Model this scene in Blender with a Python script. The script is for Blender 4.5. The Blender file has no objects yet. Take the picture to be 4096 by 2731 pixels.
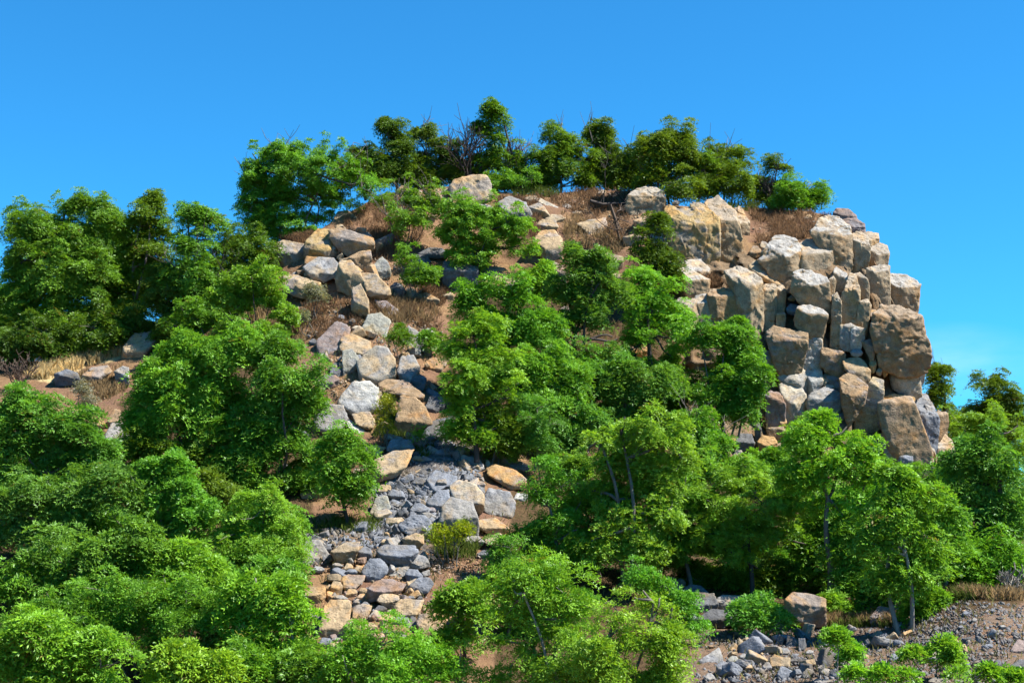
import bpy, bmesh, math, random
import numpy as np
from mathutils import Vector
random.seed(7)
S = bpy.context.scene
COL = bpy.context.collection
R = math.radians

# ------------------------------------------------------------------ camera
PITCH = R(8.0)
CAMZ = 3.0
LENS = 50.0
FPX = 4096 * LENS / 36.0
cam_data = bpy.data.cameras.new("camera")
cam_data.lens = LENS
cam_data.sensor_width = 36
cam_data.clip_end = 6000
cam = bpy.data.objects.new("camera", cam_data)
cam.location = (0, 0, CAMZ)
cam.rotation_euler = (R(90) + PITCH, 0, 0)
COL.objects.link(cam)
S.camera = cam

# ------------------------------------------------------------------ sky and sun
SUN_DIR = Vector((0.58, -0.15, 0.80)).normalized()      # towards the sun
elev = math.asin(SUN_DIR.z)
azim = math.atan2(SUN_DIR.x, SUN_DIR.y)                   # clockwise from +Y
W = bpy.data.worlds.new("World")
S.world = W
W.use_nodes = True
wn = W.node_tree
wn.nodes.clear()
w_out = wn.nodes.new("ShaderNodeOutputWorld")
w_bg = wn.nodes.new("ShaderNodeBackground")
w_sky = wn.nodes.new("ShaderNodeTexSky")
w_sky.sky_type = 'NISHITA'
w_sky.sun_disc = False
w_sky.sun_elevation = elev
w_sky.sun_rotation = azim
w_sky.altitude = 600
w_sky.air_density = 1.0
w_sky.dust_density = 0.0
w_sky.ozone_density = 3.0
w_hs = wn.nodes.new("ShaderNodeHueSaturation")
w_hs.inputs["Saturation"].default_value = 1.0
w_hs.inputs["Hue"].default_value = 0.5
w_hs.inputs["Value"].default_value = 1.0
w_bg.inputs["Strength"].default_value = 0.078
wn.links.new(w_sky.outputs[0], w_hs.inputs["Color"])
# a faint wisp of cloud low on the right
w_tc = wn.nodes.new("ShaderNodeTexCoord")
def wmath(op, a, b=None):
    n = wn.nodes.new("ShaderNodeMath"); n.operation = op
    for i, x in enumerate((a, b)):
        if x is None: continue
        if isinstance(x, (int, float)): n.inputs[i].default_value = x
        else: wn.links.new(x, n.inputs[i])
    return n.outputs[0]
w_map = wn.nodes.new("ShaderNodeMapping"); w_map.inputs["Scale"].default_value = (9, 9, 30)
wn.links.new(w_tc.outputs["Generated"], w_map.inputs[0])
w_nz = wn.nodes.new("ShaderNodeTexNoise"); w_nz.inputs["Scale"].default_value = 3.0; w_nz.inputs["Detail"].default_value = 5
wn.links.new(w_map.outputs[0], w_nz.inputs["Vector"])
w_dist = wn.nodes.new("ShaderNodeVectorMath"); w_dist.operation = 'DISTANCE'
w_sc = wn.nodes.new("ShaderNodeVectorMath"); w_sc.operation = 'MULTIPLY'; w_sc.inputs[1].default_value = (1, 1, 2.6)
wn.links.new(w_tc.outputs["Generated"], w_sc.inputs[0])
wn.links.new(w_sc.outputs[0], w_dist.inputs[0])
_cd = Vector((0.305, 1.0, 0.125)).normalized()
w_dist.inputs[1].default_value = (_cd.x, _cd.y, _cd.z * 2.6)
w_f = wmath('MULTIPLY', wmath('MAXIMUM', wmath('SUBTRACT', 1.0, wmath('DIVIDE', w_dist.outputs["Value"], 0.075)), 0.0), wmath('MULTIPLY', w_nz.outputs[0], 0.55))
w_mix = wn.nodes.new("ShaderNodeMix"); w_mix.data_type = 'RGBA'
wn.links.new(w_f, w_mix.inputs[0])
w_tint = wn.nodes.new("ShaderNodeMix"); w_tint.data_type = 'RGBA'; w_tint.blend_type = 'MULTIPLY'; w_tint.inputs[0].default_value = 1.0
w_tint.inputs[7].default_value = (0.165, 0.74, 1.05, 1)
wn.links.new(w_hs.outputs[0], w_tint.inputs[6])
wn.links.new(w_tint.outputs[2], w_mix.inputs[6])
w_mix.inputs[7].default_value = (3.6, 5.4, 6.8, 1)
wn.links.new(w_mix.outputs[2], w_bg.inputs["Color"])
wn.links.new(w_bg.outputs[0], w_out.inputs["Surface"])

sun_data = bpy.data.lights.new("sun", 'SUN')
sun_data.energy = 5.0
sun_data.angle = R(0.5)
sun_data.color = (1.0, 0.95, 0.86)
sun = bpy.data.objects.new("sun", sun_data)
sun.rotation_euler = SUN_DIR.to_track_quat('Z', 'Y').to_euler()
sun.location = (20, -10, 40)
COL.objects.link(sun)
S.view_settings.view_transform = 'Standard'
S.view_settings.look = 'None'
S.view_settings.exposure = 1.42
S.view_settings.gamma = 1.0
S.view_settings.use_curve_mapping = False
S.cycles.max_bounces = 5
S.cycles.diffuse_bounces = 3
S.cycles.glossy_bounces = 1
S.cycles.transmission_bounces = 3
S.cycles.use_denoising = True
S.cycles.use_adaptive_sampling = True
S.cycles.adaptive_threshold = 0.02

# ------------------------------------------------------------------ helpers
CT, ST = math.cos(PITCH), math.sin(PITCH)
def PT(u, v, D):
    """Photo pixel (4096 wide) and distance along +Y -> world point (arrays allowed)."""
    u = np.asarray(u, float); v = np.asarray(v, float); D = np.asarray(D, float)
    xc = (u - 2048.0) / FPX; zc = -(v - 1365.5) / FPX
    dy = CT - zc * ST; dz = ST + zc * CT
    t = D / dy
    return np.stack(np.broadcast_arrays(xc * t, D, CAMZ + dz * t), -1)

def vhash(ix, iy, iz, seed):
    n = (ix * 374761393 + iy * 668265263 + iz * 2147483647 + seed * 974711) & 0xffffffff
    n = ((n ^ (n >> 13)) * 1274126177) & 0xffffffff
    n = ((n ^ (n >> 16)) * 2246822519) & 0xffffffff
    return ((n ^ (n >> 15)) & 0xffffff) / float(0xffffff)
def noise3(p, seed=0):
    p = np.asarray(p, float); i = np.floor(p).astype(np.int64); f = p - i
    f = f * f * (3 - 2 * f); r = 0.0
    for dx in (0, 1):
        for dy in (0, 1):
            for dz in (0, 1):
                w = (f[..., 0] if dx else 1 - f[..., 0]) * (f[..., 1] if dy else 1 - f[..., 1]) * (f[..., 2] if dz else 1 - f[..., 2])
                r = r + w * vhash(i[..., 0] + dx, i[..., 1] + dy, i[..., 2] + dz, seed)
    return r * 2 - 1
def fbm(p, octaves=4, seed=0, gain=0.5):
    a, r, p = 1.0, 0.0, np.asarray(p, float)
    for o in range(octaves):
        r = r + a * noise3(p, seed + o * 17); a *= gain; p = p * 2.03
    return r

def facets(p, seed=0):
    """broken-rock relief: every cell of a jittered grid is a little plane with its own height and tilt"""
    p = np.asarray(p, float); i0 = np.floor(p - 0.5).astype(np.int64)
    best = np.full(len(p), 9.0); val = np.zeros(len(p))
    for dx in (0, 1):
        for dy in (0, 1):
            for dz in (0, 1):
                c = i0 + (dx, dy, dz)
                h = [vhash(c[:, 0], c[:, 1], c[:, 2], seed + k) for k in range(5)]
                ce = c + 0.5 + (np.stack(h[:3], -1) - 0.5) * 0.8
                d = p - ce; r = (d * d).sum(1); m = r < best
                best = np.where(m, r, best)
                val = np.where(m, (h[3] - 0.5) + (h[4] - 0.5) * 1.5 * d[:, 0] + (h[0] - 0.5) * 1.5 * d[:, 1] + (h[1] - 0.5) * 1.5 * d[:, 2], val)
    return val
def mesh_from(name, verts, faces, mat=None, smooth=False, attr=None):
    """verts (n,3), faces (m,k) with one k for the whole mesh."""
    verts = np.ascontiguousarray(verts, np.float32); faces = np.ascontiguousarray(faces, np.int32)
    me = bpy.data.meshes.new(name)
    m, k = faces.shape
    me.vertices.add(len(verts)); me.vertices.foreach_set("co", verts.ravel())
    me.loops.add(m * k); me.loops.foreach_set("vertex_index", faces.ravel())
    me.polygons.add(m)
    me.polygons.foreach_set("loop_start", np.arange(0, m * k, k, dtype=np.int32))
    try: me.polygons.foreach_set("loop_total", np.full(m, k, np.int32))
    except Exception: pass
    if smooth: me.polygons.foreach_set("use_smooth", np.ones(m, bool))
    me.update(calc_edges=True)
    if attr:
        for an, (dom, val) in attr.items():
            a = me.attributes.new(an, 'FLOAT', dom); a.data.foreach_set("value", np.ascontiguousarray(val, np.float32))
    if mat: me.materials.append(mat)
    return me
def obj(name, me, parent=None, loc=None, color=None, alpha=1.0):
    o = bpy.data.objects.new(name, me); COL.objects.link(o)
    if parent: o.parent = parent
    if loc is not None: o.location = loc
    if color is not None: o.color = (*color, alpha)
    return o
def tag(o, label, cat, group=None, kind=None):
    if label: o["label"] = label
    if cat: o["category"] = cat
    if group: o["group"] = group
    if kind: o["kind"] = kind
    return o
def in_poly(u, v, poly):
    u = np.asarray(u, float); v = np.asarray(v, float); r = np.zeros(np.broadcast(u, v).shape, bool)
    n = len(poly)
    for i in range(n):
        x0, y0 = poly[i]; x1, y1 = poly[(i + 1) % n]
        if y0 == y1: continue
        c = ((y0 > v) != (y1 > v)) & (u < (x1 - x0) * (v - y0) / (y1 - y0) + x0)
        r ^= c
    return r

# ------------------------------------------------------------------ materials
class NT:
    def __init__(self, name):
        self.m = bpy.data.materials.new(name); self.m.use_nodes = True
        self.t = self.m.node_tree; self.t.nodes.clear()
        self.out = self.n("ShaderNodeOutputMaterial")
    def n(self, k, **kw):
        x = self.t.nodes.new(k)
        for a, b in kw.items(): setattr(x, a, b)
        return x
    def set(self, sock, x):
        if x is None: return
        if isinstance(x, (int, float)): sock.default_value = x
        elif isinstance(x, tuple): sock.default_value = x if len(x) == len(sock.default_value) else (*x, 1)
        else: self.t.links.new(x, sock)
    def math(self, op, a, b=None, clamp=False):
        n = self.n("ShaderNodeMath", operation=op, use_clamp=clamp); self.set(n.inputs[0], a); self.set(n.inputs[1], b); return n.outputs[0]
    def mix(self, f, a, b, blend='MIX'):
        n = self.n("ShaderNodeMix", data_type='RGBA', blend_type=blend); self.set(n.inputs[0], f); self.set(n.inputs[6], a); self.set(n.inputs[7], b); return n.outputs[2]
    def noise(self, vec, scale, detail=4, rough=0.55, dist=0.0):
        n = self.n("ShaderNodeTexNoise"); self.set(n.inputs["Vector"], vec)
        n.inputs["Scale"].default_value = scale; n.inputs["Detail"].default_value = detail
        n.inputs["Roughness"].default_value = rough; n.inputs["Distortion"].default_value = dist
        return n.outputs[0]
    def voro(self, vec, scale, feat='F1', out=0):
        n = self.n("ShaderNodeTexVoronoi", feature=feat); self.set(n.inputs["Vector"], vec); n.inputs["Scale"].default_value = scale
        return n.outputs[out]
    def ramp(self, f, lo, hi):
        n = self.n("ShaderNodeMapRange", clamp=True); self.set(n.inputs[0], f); n.inputs[1].default_value = lo; n.inputs[2].default_value = hi; return n.outputs[0]
    def scale(self, vec, s):
        n = self.n("ShaderNodeMapping"); self.set(n.inputs[0], vec); n.inputs["Scale"].default_value = s; return n.outputs[0]
    def attr(self, name):
        return self.n("ShaderNodeAttribute", attribute_name=name).outputs["Fac"]

def rock_material():
    k = NT("weathered_basalt")
    pos = k.n("ShaderNodeNewGeometry").outputs["Position"]
    oi = k.n("ShaderNodeObjectInfo")
    base = oi.outputs["Color"]
    big = k.noise(pos, 0.9, 4, 0.6)
    mid = k.noise(pos, 4.5, 6, 0.62)
    fine = k.noise(pos, 26, 5, 0.65)
    val = k.math('ADD', k.math('MULTIPLY', k.ramp(mid, 0.3, 0.7), 0.75), k.math('MULTIPLY', k.ramp(fine, 0.3, 0.7), 0.55))
    val = k.math('ADD', val, 0.42)
    hv = k.n("ShaderNodeCombineColor"); [k.set(hv.inputs[i], val) for i in range(3)]
    c = k.mix(1.0, base, hv.outputs[0], 'MULTIPLY')
    # weathered grey caps on the faces that look up, the amount kept in the object colour's alpha
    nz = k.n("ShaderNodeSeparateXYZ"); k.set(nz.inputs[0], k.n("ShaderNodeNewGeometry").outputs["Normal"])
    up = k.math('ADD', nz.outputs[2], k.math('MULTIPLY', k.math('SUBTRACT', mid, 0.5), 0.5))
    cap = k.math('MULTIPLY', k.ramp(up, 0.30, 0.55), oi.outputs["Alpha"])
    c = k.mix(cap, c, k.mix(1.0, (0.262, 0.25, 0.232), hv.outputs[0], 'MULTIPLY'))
    # ochre stain in patches, pale grey lichen in spots, dark soot-like weathering
    ochre = k.math('MULTIPLY', k.ramp(k.noise(pos, 1.7, 5, 0.6, 0.4), 0.50, 0.66), 0.75)
    c = k.mix(ochre, c, k.mix(1.0, c, (1.30, 0.96, 0.55), 'MULTIPLY'))
    slate = k.math('MULTIPLY', k.ramp(k.noise(k.scale(pos, (1, 1, 1.4)), 1.25, 5, 0.62, 0.6), 0.50, 0.60), k.math('MULTIPLY', k.math('SUBTRACT', 1.0, k.math('MULTIPLY', oi.outputs["Alpha"], 3.5), True), 0.5))
    c = k.mix(slate, c, k.mix(1.0, (0.150, 0.160, 0.182), hv.outputs[0], 'MULTIPLY'))
    pale = k.math('MULTIPLY', k.ramp(k.noise(pos, 7.5, 6, 0.7), 0.60, 0.68), 0.42)
    c = k.mix(pale, c, (0.25, 0.235, 0.21))
    dark = k.math('MULTIPLY', k.ramp(k.noise(k.scale(pos, (1, 1, 0.45)), 2.6, 6, 0.68), 0.56, 0.72), 0.5)
    c = k.mix(dark, c, k.mix(1.0, c, (0.40, 0.39, 0.38), 'MULTIPLY'))
    pit = k.ramp(k.voro(k.mix(0.08, pos, k.n("ShaderNodeTexNoise").outputs[1]), 13), 0.05, 0.14)
    b1 = k.n("ShaderNodeBump"); b1.inputs["Strength"].default_value = 0.75; b1.inputs["Distance"].default_value = 0.05
    hgt = k.math('ADD', k.math('MULTIPLY', mid, 1.3), k.math('MULTIPLY', fine, 0.45))
    hgt = k.math('ADD', hgt, k.math('MULTIPLY', pit, 0.18))
    hgt = k.math('ADD', hgt, k.math('MULTIPLY', k.ramp(k.voro(k.mix(0.12, k.scale(pos, (1, 1, 1.6)), k.n('ShaderNodeTexNoise').outputs[1]), 2.0, 'DISTANCE_TO_EDGE'), 0.0, 0.03), 0.10))
    k.set(b1.inputs["Height"], hgt)
    p = k.n("ShaderNodeBsdfPrincipled"); k.set(p.inputs["Base Color"], c); p.inputs["Roughness"].default_value = 0.82
    p.inputs["Specular IOR Level"].default_value = 0.25
    k.set(p.inputs["Normal"], b1.outputs[0]); k.set(k.out.inputs[0], p.outputs[0])
    return k.m
ROCK = rock_material()

def ground_material():
    k = NT("hillside_soil")
    pos = k.n("ShaderNodeNewGeometry").outputs["Position"]
    n1 = k.noise(pos, 0.7, 5, 0.6); n2 = k.noise(pos, 5, 6, 0.7); n3 = k.noise(pos, 30, 4, 0.7)
    soil = k.mix(k.ramp(n2, 0.35, 0.65), (0.167, 0.095, 0.048), (0.239, 0.151, 0.078))
    soil = k.mix(k.ramp(n1, 0.4, 0.65), soil, (0.151, 0.084, 0.056))
    soil = k.mix(k.math('MULTIPLY', k.ramp(n3, 0.55, 0.75), 0.5), soil, (0.056, 0.036, 0.025))
    scree = k.mix(k.ramp(n2, 0.3, 0.7), (0.048, 0.049, 0.053), (0.134, 0.131, 0.128))
    scree = k.mix(k.math('MULTIPLY', k.ramp(k.noise(pos, 2.2, 4), 0.5, 0.66), 0.7), scree, (0.184, 0.117, 0.061))
    pebble = k.n("ShaderNodeTexVoronoi"); k.set(pebble.inputs["Vector"], pos); pebble.inputs["Scale"].default_value = 9
    scree = k.mix(0.55, scree, k.mix(k.n("ShaderNodeSeparateColor").outputs[0], scree, scree))
    sep = k.n("ShaderNodeSeparateColor"); k.set(sep.inputs[0], pebble.outputs["Color"])
    pc = k.mix(sep.outputs[0], (0.034, 0.036, 0.042), (0.167, 0.151, 0.134))
    scree = k.mix(0.45, scree, pc)
    rockc = k.mix(k.ramp(n2, 0.3, 0.7), (0.106, 0.072, 0.044), (0.212, 0.156, 0.100))
    rockc = k.mix(k.math('MULTIPLY', k.ramp(n1, 0.45, 0.62), 0.7), rockc, (0.235, 0.134, 0.061))
    grass = k.mix(k.ramp(n3, 0.3, 0.7), (0.33, 0.24, 0.12), (0.48, 0.37, 0.19))
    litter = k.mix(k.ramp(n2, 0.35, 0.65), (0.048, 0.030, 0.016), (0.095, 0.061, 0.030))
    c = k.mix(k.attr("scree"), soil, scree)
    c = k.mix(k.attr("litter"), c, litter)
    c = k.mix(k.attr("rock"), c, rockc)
    c = k.mix(k.attr("straw"), c, grass)
    b = k.n("ShaderNodeBump"); b.inputs["Strength"].default_value = 0.9; b.inputs["Distance"].default_value = 0.07
    h = k.math('ADD', k.math('MULTIPLY', n2, 1.2), k.math('MULTIPLY', n3, 0.5))
    h = k.math('SUBTRACT', h, k.math('MULTIPLY', k.math('MULTIPLY', pebble.outputs["Distance"], 0.6), k.attr("scree")))
    k.set(b.inputs["Height"], h)
    p = k.n("ShaderNodeBsdfPrincipled"); k.set(p.inputs["Base Color"], c); p.inputs["Roughness"].default_value = 0.95
    p.inputs["Specular IOR Level"].default_value = 0.1
    k.set(p.inputs["Normal"], b.outputs[0]); k.set(k.out.inputs[0], p.outputs[0])
    return k.m
GROUND = ground_material()

def leaf_material(name, dry=False):
    k = NT(name)
    rnd = k.attr("tint"); oc = k.n("ShaderNodeObjectInfo").outputs["Color"]
    v = k.math('ADD', k.math('MULTIPLY', rnd, 0.75), 0.62)
    vc = k.n("ShaderNodeCombineColor"); [k.set(vc.inputs[i], v) for i in range(3)]
    c = k.mix(1.0, oc, vc.outputs[0], 'MULTIPLY')
    c = k.mix(k.math('MULTIPLY', k.ramp(rnd, 0.6, 1.0), 0.45), c, k.mix(1.0, c, (1.28, 1.08, 0.6), 'MULTIPLY'))
    if not dry: c = k.mix(k.math('MULTIPLY', k.math('GREATER_THAN', rnd, 0.993), 0.75), c, (0.16, 0.06, 0.03))
    d = k.n("ShaderNodeBsdfDiffuse"); k.set(d.inputs[0], c)
    t = k.n("ShaderNodeBsdfTranslucent"); k.set(t.inputs[0], k.mix(1.0, c, (1.25, 1.15, 0.5) if not dry else (1, 1, 1), 'MULTIPLY'))
    g = k.n("ShaderNodeBsdfGlossy"); g.inputs["Roughness"].default_value = 0.42; g.inputs[0].default_value = (0.9, 0.95, 1, 1)
    m1 = k.n("ShaderNodeMixShader"); m1.inputs[0].default_value = 0.42; k.set(m1.inputs[1], d.outputs[0]); k.set(m1.inputs[2], t.outputs[0])
    m2 = k.n("ShaderNodeMixShader"); m2.inputs[0].default_value = 0.0 if dry else 0.012; k.set(m2.inputs[1], m1.outputs[0]); k.set(m2.inputs[2], g.outputs[0])
    k.set(k.out.inputs[0], m2.outputs[0])
    return k.m
LEAF = leaf_material("green_leaf")
DRY = leaf_material("dry_blade", True)

def bark_material():
    k = NT("tree_bark")
    pos = k.n("ShaderNodeNewGeometry").outputs["Position"]
    oc = k.n("ShaderNodeObjectInfo").outputs["Color"]
    n = k.noise(k.scale(pos, (1, 1, 0.3)), 22, 4, 0.6)
    c = k.mix(k.ramp(n, 0.3, 0.7), k.mix(1.0, oc, (0.5, 0.5, 0.5), 'MULTIPLY'), oc)
    p = k.n("ShaderNodeBsdfPrincipled"); k.set(p.inputs["Base Color"], c); p.inputs["Roughness"].default_value = 0.9
    k.set(k.out.inputs[0], p.outputs[0]); return k.m
BARK = bark_material()

# ------------------------------------------------------------------ the hill: distance of the ground at photo pixels
VS = 4096 / 2352.0       # the hand notes below are in a 2352-wide copy of the photo
CTRL = [  # (x, y, distance)
 (0,1568,26),(600,1568,26.5),(1050,1568,26.5),(1500,1568,26),(1900,1568,24),(2352,1568,23),
 (1650,1440,29.5),(1850,1425,30.5),(2050,1420,30),(2220,1372,28.5),(2352,1375,28.5),
 (0,1300,31),(350,1300,31.5),(850,1330,31.5),(1150,1330,32),(1500,1300,34),(2000,1300,35.5),(2352,1250,38),
 (0,1050,37),(300,1000,39.5),(700,1100,37),(860,1080,37),(1100,1040,38),(1350,1050,40),(1700,1060,42.3),
 (1950,1050,43.4),(2150,1080,44),(2352,1100,52),
 (0,880,45),(280,830,46),(500,800,44),(800,860,41),(950,860,41.5),(1150,880,42.5),(1400,850,43.8),(1650,820,44.8),
 (1900,830,44.8),(2080,830,45),(2120,950,44.8),
 (420,720,49),(680,700,45.5),(850,700,44.8),(1050,700,46),(1300,680,46.2),(1550,650,46.6),(1800,650,46.4),(2000,620,46.4),(2100,680,46.4),
 (630,560,48.5),(780,500,49),(880,480,50),(1060,430,51.5),(1250,500,49.5),(1400,520,49.3),(1600,480,48.8),(1800,540,48.4),(1950,520,48),
 (1350,435,52.5),(1750,470,52),(1900,490,50),
 (-600,1568,26),(-600,1200,35),(-600,950,46),(3000,1568,24),(3000,1350,36),(3000,1250,60),(-600,1900,20.5),(1200,1900,20),(3000,1900,20)]
_c = np.array(CTRL, float)
_cx, _cy, _cd = _c[:, 0] / 500, _c[:, 1] / 500, _c[:, 2]
def _phi(r2): return 0.5 * r2 * np.log(np.maximum(r2, 1e-12))
_n = len(_c)
_A = np.zeros((_n + 3, _n + 3))
_A[:_n, :_n] = _phi((_cx[:, None] - _cx) ** 2 + (_cy[:, None] - _cy) ** 2) + np.eye(_n) * 0.02
_A[:_n, _n] = 1; _A[:_n, _n + 1] = _cx; _A[:_n, _n + 2] = _cy
_A[_n:, :_n] = _A[:_n, _n:].T
_w = np.linalg.solve(_A, np.concatenate([_cd, np.zeros(3)]))
def DF(u, v):
    """distance of the ground seen at photo pixel (u, v) of 4096"""
    x = np.asarray(u, float) / VS / 500; y = np.asarray(v, float) / VS / 500
    x = np.clip(x, -1.4, 6.2); y = np.clip(y, 0.4, 3.9)
    sh = np.broadcast(x, y).shape
    xf = np.broadcast_to(x, sh).ravel(); yf = np.broadcast_to(y, sh).ravel()
    r = np.empty(len(xf))
    for i in range(0, len(xf), 20000):
        a, b = xf[i:i + 20000, None], yf[i:i + 20000, None]
        r[i:i + 20000] = _phi((a - _cx) ** 2 + (b - _cy) ** 2) @ _w[:_n] + _w[_n] + a[:, 0] * _w[_n + 1] + b[:, 0] * _w[_n + 2]
    return np.clip(r, 17, 64).reshape(sh)

SKY = [(-1800,1240),(-900,900),(-200,815),(60,832),(140,826),(290,800),(340,770),(430,740),(560,650),(630,580),(700,550),(770,505),(880,445),(950,438),(1060,425),(1130,440),
 (1240,448),(1360,436),(1450,440),(1530,470),(1620,478),(1720,476),(1860,486),(1925,500),(1965,545),(2010,600),(2045,680),(2085,760),(2095,900),(2140,990),(2160,1080),(2190,1150),(2290,1170),(2500,1190),(3600,1245)]
SKY_U = np.array([a for a, b in SKY]) * VS; SKY_V = np.array([b for a, b in SKY]) * VS
ROCKPOLY = [(1500,480),(1650,500),(1720,560),(1860,560),(1900,500),(1960,520),(2050,640),(2130,800),(2200,1150),(1900,1120),(1650,1060),(1560,900),(1520,640)]
SCREE = [[(900,990),(1090,1020),(1110,1120),(1010,1240),(1010,1330),(880,1290),(700,1290),(720,1215),(860,1190),(850,1090)],
         [(1590,1440),(1800,1435),(1960,1430),(2080,1395),(2200,1372),(2600,1370),(2700,1700),(1500,1700),(1560,1500)]]
STRAW = [[(60,870),(140,815),(290,790),(300,812),(180,850),(110,880)]]
def soft(u, v, poly, wob=18):
    q = np.stack([u / 90, v / 90, np.zeros_like(u)], -1)
    uu = u / VS + wob * fbm(q, 3, 5); vv = v / VS + wob * fbm(q, 3, 9)
    return in_poly(uu, vv, poly).astype(float)
def build_hill():
    us = np.concatenate([np.arange(-3100, -200, 100), np.arange(-200, 4300, 13), np.arange(4300, 6200, 100)]).astype(float)
    nrow = 250
    sv = np.interp(us, SKY_U, SKY_V)
    t = np.linspace(0, 1, nrow)[:, None] ** 1.0
    U = np.broadcast_to(us, (nrow, len(us))).copy(); V = sv + (3080 - sv) * t
    D = DF(U, V)
    rock = soft(U, V, ROCKPOLY, 10)
    P = PT(U, V, D)
    # columnar steps in the bare rock, broken ground elsewhere
    q = P.copy(); q[..., 2] *= 0.35
    cell = vhash(np.floor(P[..., 0] / 0.55 + 0.4 * fbm(q, 2, 3)).astype(np.int64), np.floor(P[..., 2] / 1.7).astype(np.int64), np.zeros(U.shape, np.int64), 4)
    off = rock * ((cell - 0.5) * 0.9 + 0.35 + 0.2 * fbm(P * 2.3, 3, 21)) + (1 - rock) * (0.20 * fbm(P * 0.8, 4, 31) + 0.05 * fbm(P * 6, 2, 41))
    off[:2] *= 0.2
    P = PT(U, V, D + off)
    back = []
    for dd, dz in ((0.5, 0.0), (1.3, 0.02), (3, 0.15), (7, 0.6), (14, 2.2), (28, 6), (60, 12), (130, 20)):
        b = P[0].copy(); b[:, 1] += dd; b[:, 2] = np.maximum(b[:, 2] - dz, np.minimum(b[:, 2], -0.6)); back.append(b)
    front = []
    for yy, zz in ((15, 0.05), (9, -0.1), (0, -0.25), (-25, -0.5)):
        b = P[-1].copy(); b[:, 1] = yy; b[:, 2] = zz; front.append(b)
    A = np.concatenate([np.array(back[::-1]), P, np.array(front)], 0)
    nr, nc = A.shape[:2]; nb = len(back)
    def grow(x):
        z = np.concatenate([np.repeat(x[:1], nb, 0), x, np.repeat(x[-1:], len(front), 0)], 0); return z.ravel()
    idx = np.arange(nr * nc).reshape(nr, nc)
    F = np.stack([idx[:-1, :-1], idx[1:, :-1], idx[1:, 1:], idx[:-1, 1:]], -1).reshape(-1, 4)
    scree = np.clip(soft(U, V, SCREE[0]) + soft(U, V, SCREE[1]), 0, 1)
    straw = soft(U, V, STRAW[0], 6)
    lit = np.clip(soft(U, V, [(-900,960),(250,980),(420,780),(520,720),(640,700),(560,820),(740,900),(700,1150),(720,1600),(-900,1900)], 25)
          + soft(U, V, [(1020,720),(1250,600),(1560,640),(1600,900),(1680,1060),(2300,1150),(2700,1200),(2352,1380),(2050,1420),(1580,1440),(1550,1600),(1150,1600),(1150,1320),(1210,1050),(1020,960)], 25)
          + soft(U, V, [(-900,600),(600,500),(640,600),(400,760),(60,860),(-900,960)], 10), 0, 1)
    me = mesh_from("hillside", A.reshape(-1, 3), F, GROUND, True,
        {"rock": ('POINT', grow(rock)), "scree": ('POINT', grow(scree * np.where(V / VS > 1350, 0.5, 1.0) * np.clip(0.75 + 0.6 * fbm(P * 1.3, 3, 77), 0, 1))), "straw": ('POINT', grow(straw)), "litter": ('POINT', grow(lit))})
    return tag(obj("hillside", me), None, None, None, "structure")
build_hill()
_g = np.array([(-3000, -3000, -0.8), (3000, -3000, -0.8), (3000, 3000, -0.8), (-3000, 3000, -0.8)], float)
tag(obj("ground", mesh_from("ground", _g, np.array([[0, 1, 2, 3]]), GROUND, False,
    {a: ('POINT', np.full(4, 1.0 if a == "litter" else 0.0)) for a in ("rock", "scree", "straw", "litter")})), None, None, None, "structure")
# ------------------------------------------------------------------ rocks
_ico = {}
def ico(level):
    if level not in _ico:
        bm = bmesh.new(); bmesh.ops.create_icosphere(bm, subdivisions=level, radius=1)
        _ico[level] = (np.array([v.co[:] for v in bm.verts]), np.array([[v.index for v in f.verts] for f in bm.faces])); bm.free()
    return _ico[level]
def hull_planes(pts):
    bm = bmesh.new()
    for p in pts: bm.verts.new(p)
    bmesh.ops.convex_hull(bm, input=bm.verts[:])
    bm.normal_update()
    c = np.mean([v.co[:] for v in bm.verts if v.link_faces], 0)
    pl = []
    for f in sorted(bm.faces, key=lambda f: -f.calc_area()):
        n = np.array(f.normal[:]); p = np.array(f.verts[0].co[:])
        if np.dot(n, p - c) < 0: n = -n
        if f.calc_area() < 1e-7: continue
        d = max(np.dot(n, np.array(v.co[:]) - c) for v in f.verts)
        for q in pl:
            if np.dot(q[0], n) > 0.985: break
        else: pl.append((n, d))
    bm.free()
    return c, np.array([a for a, b in pl]), np.array([b for a, b in pl])
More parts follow.
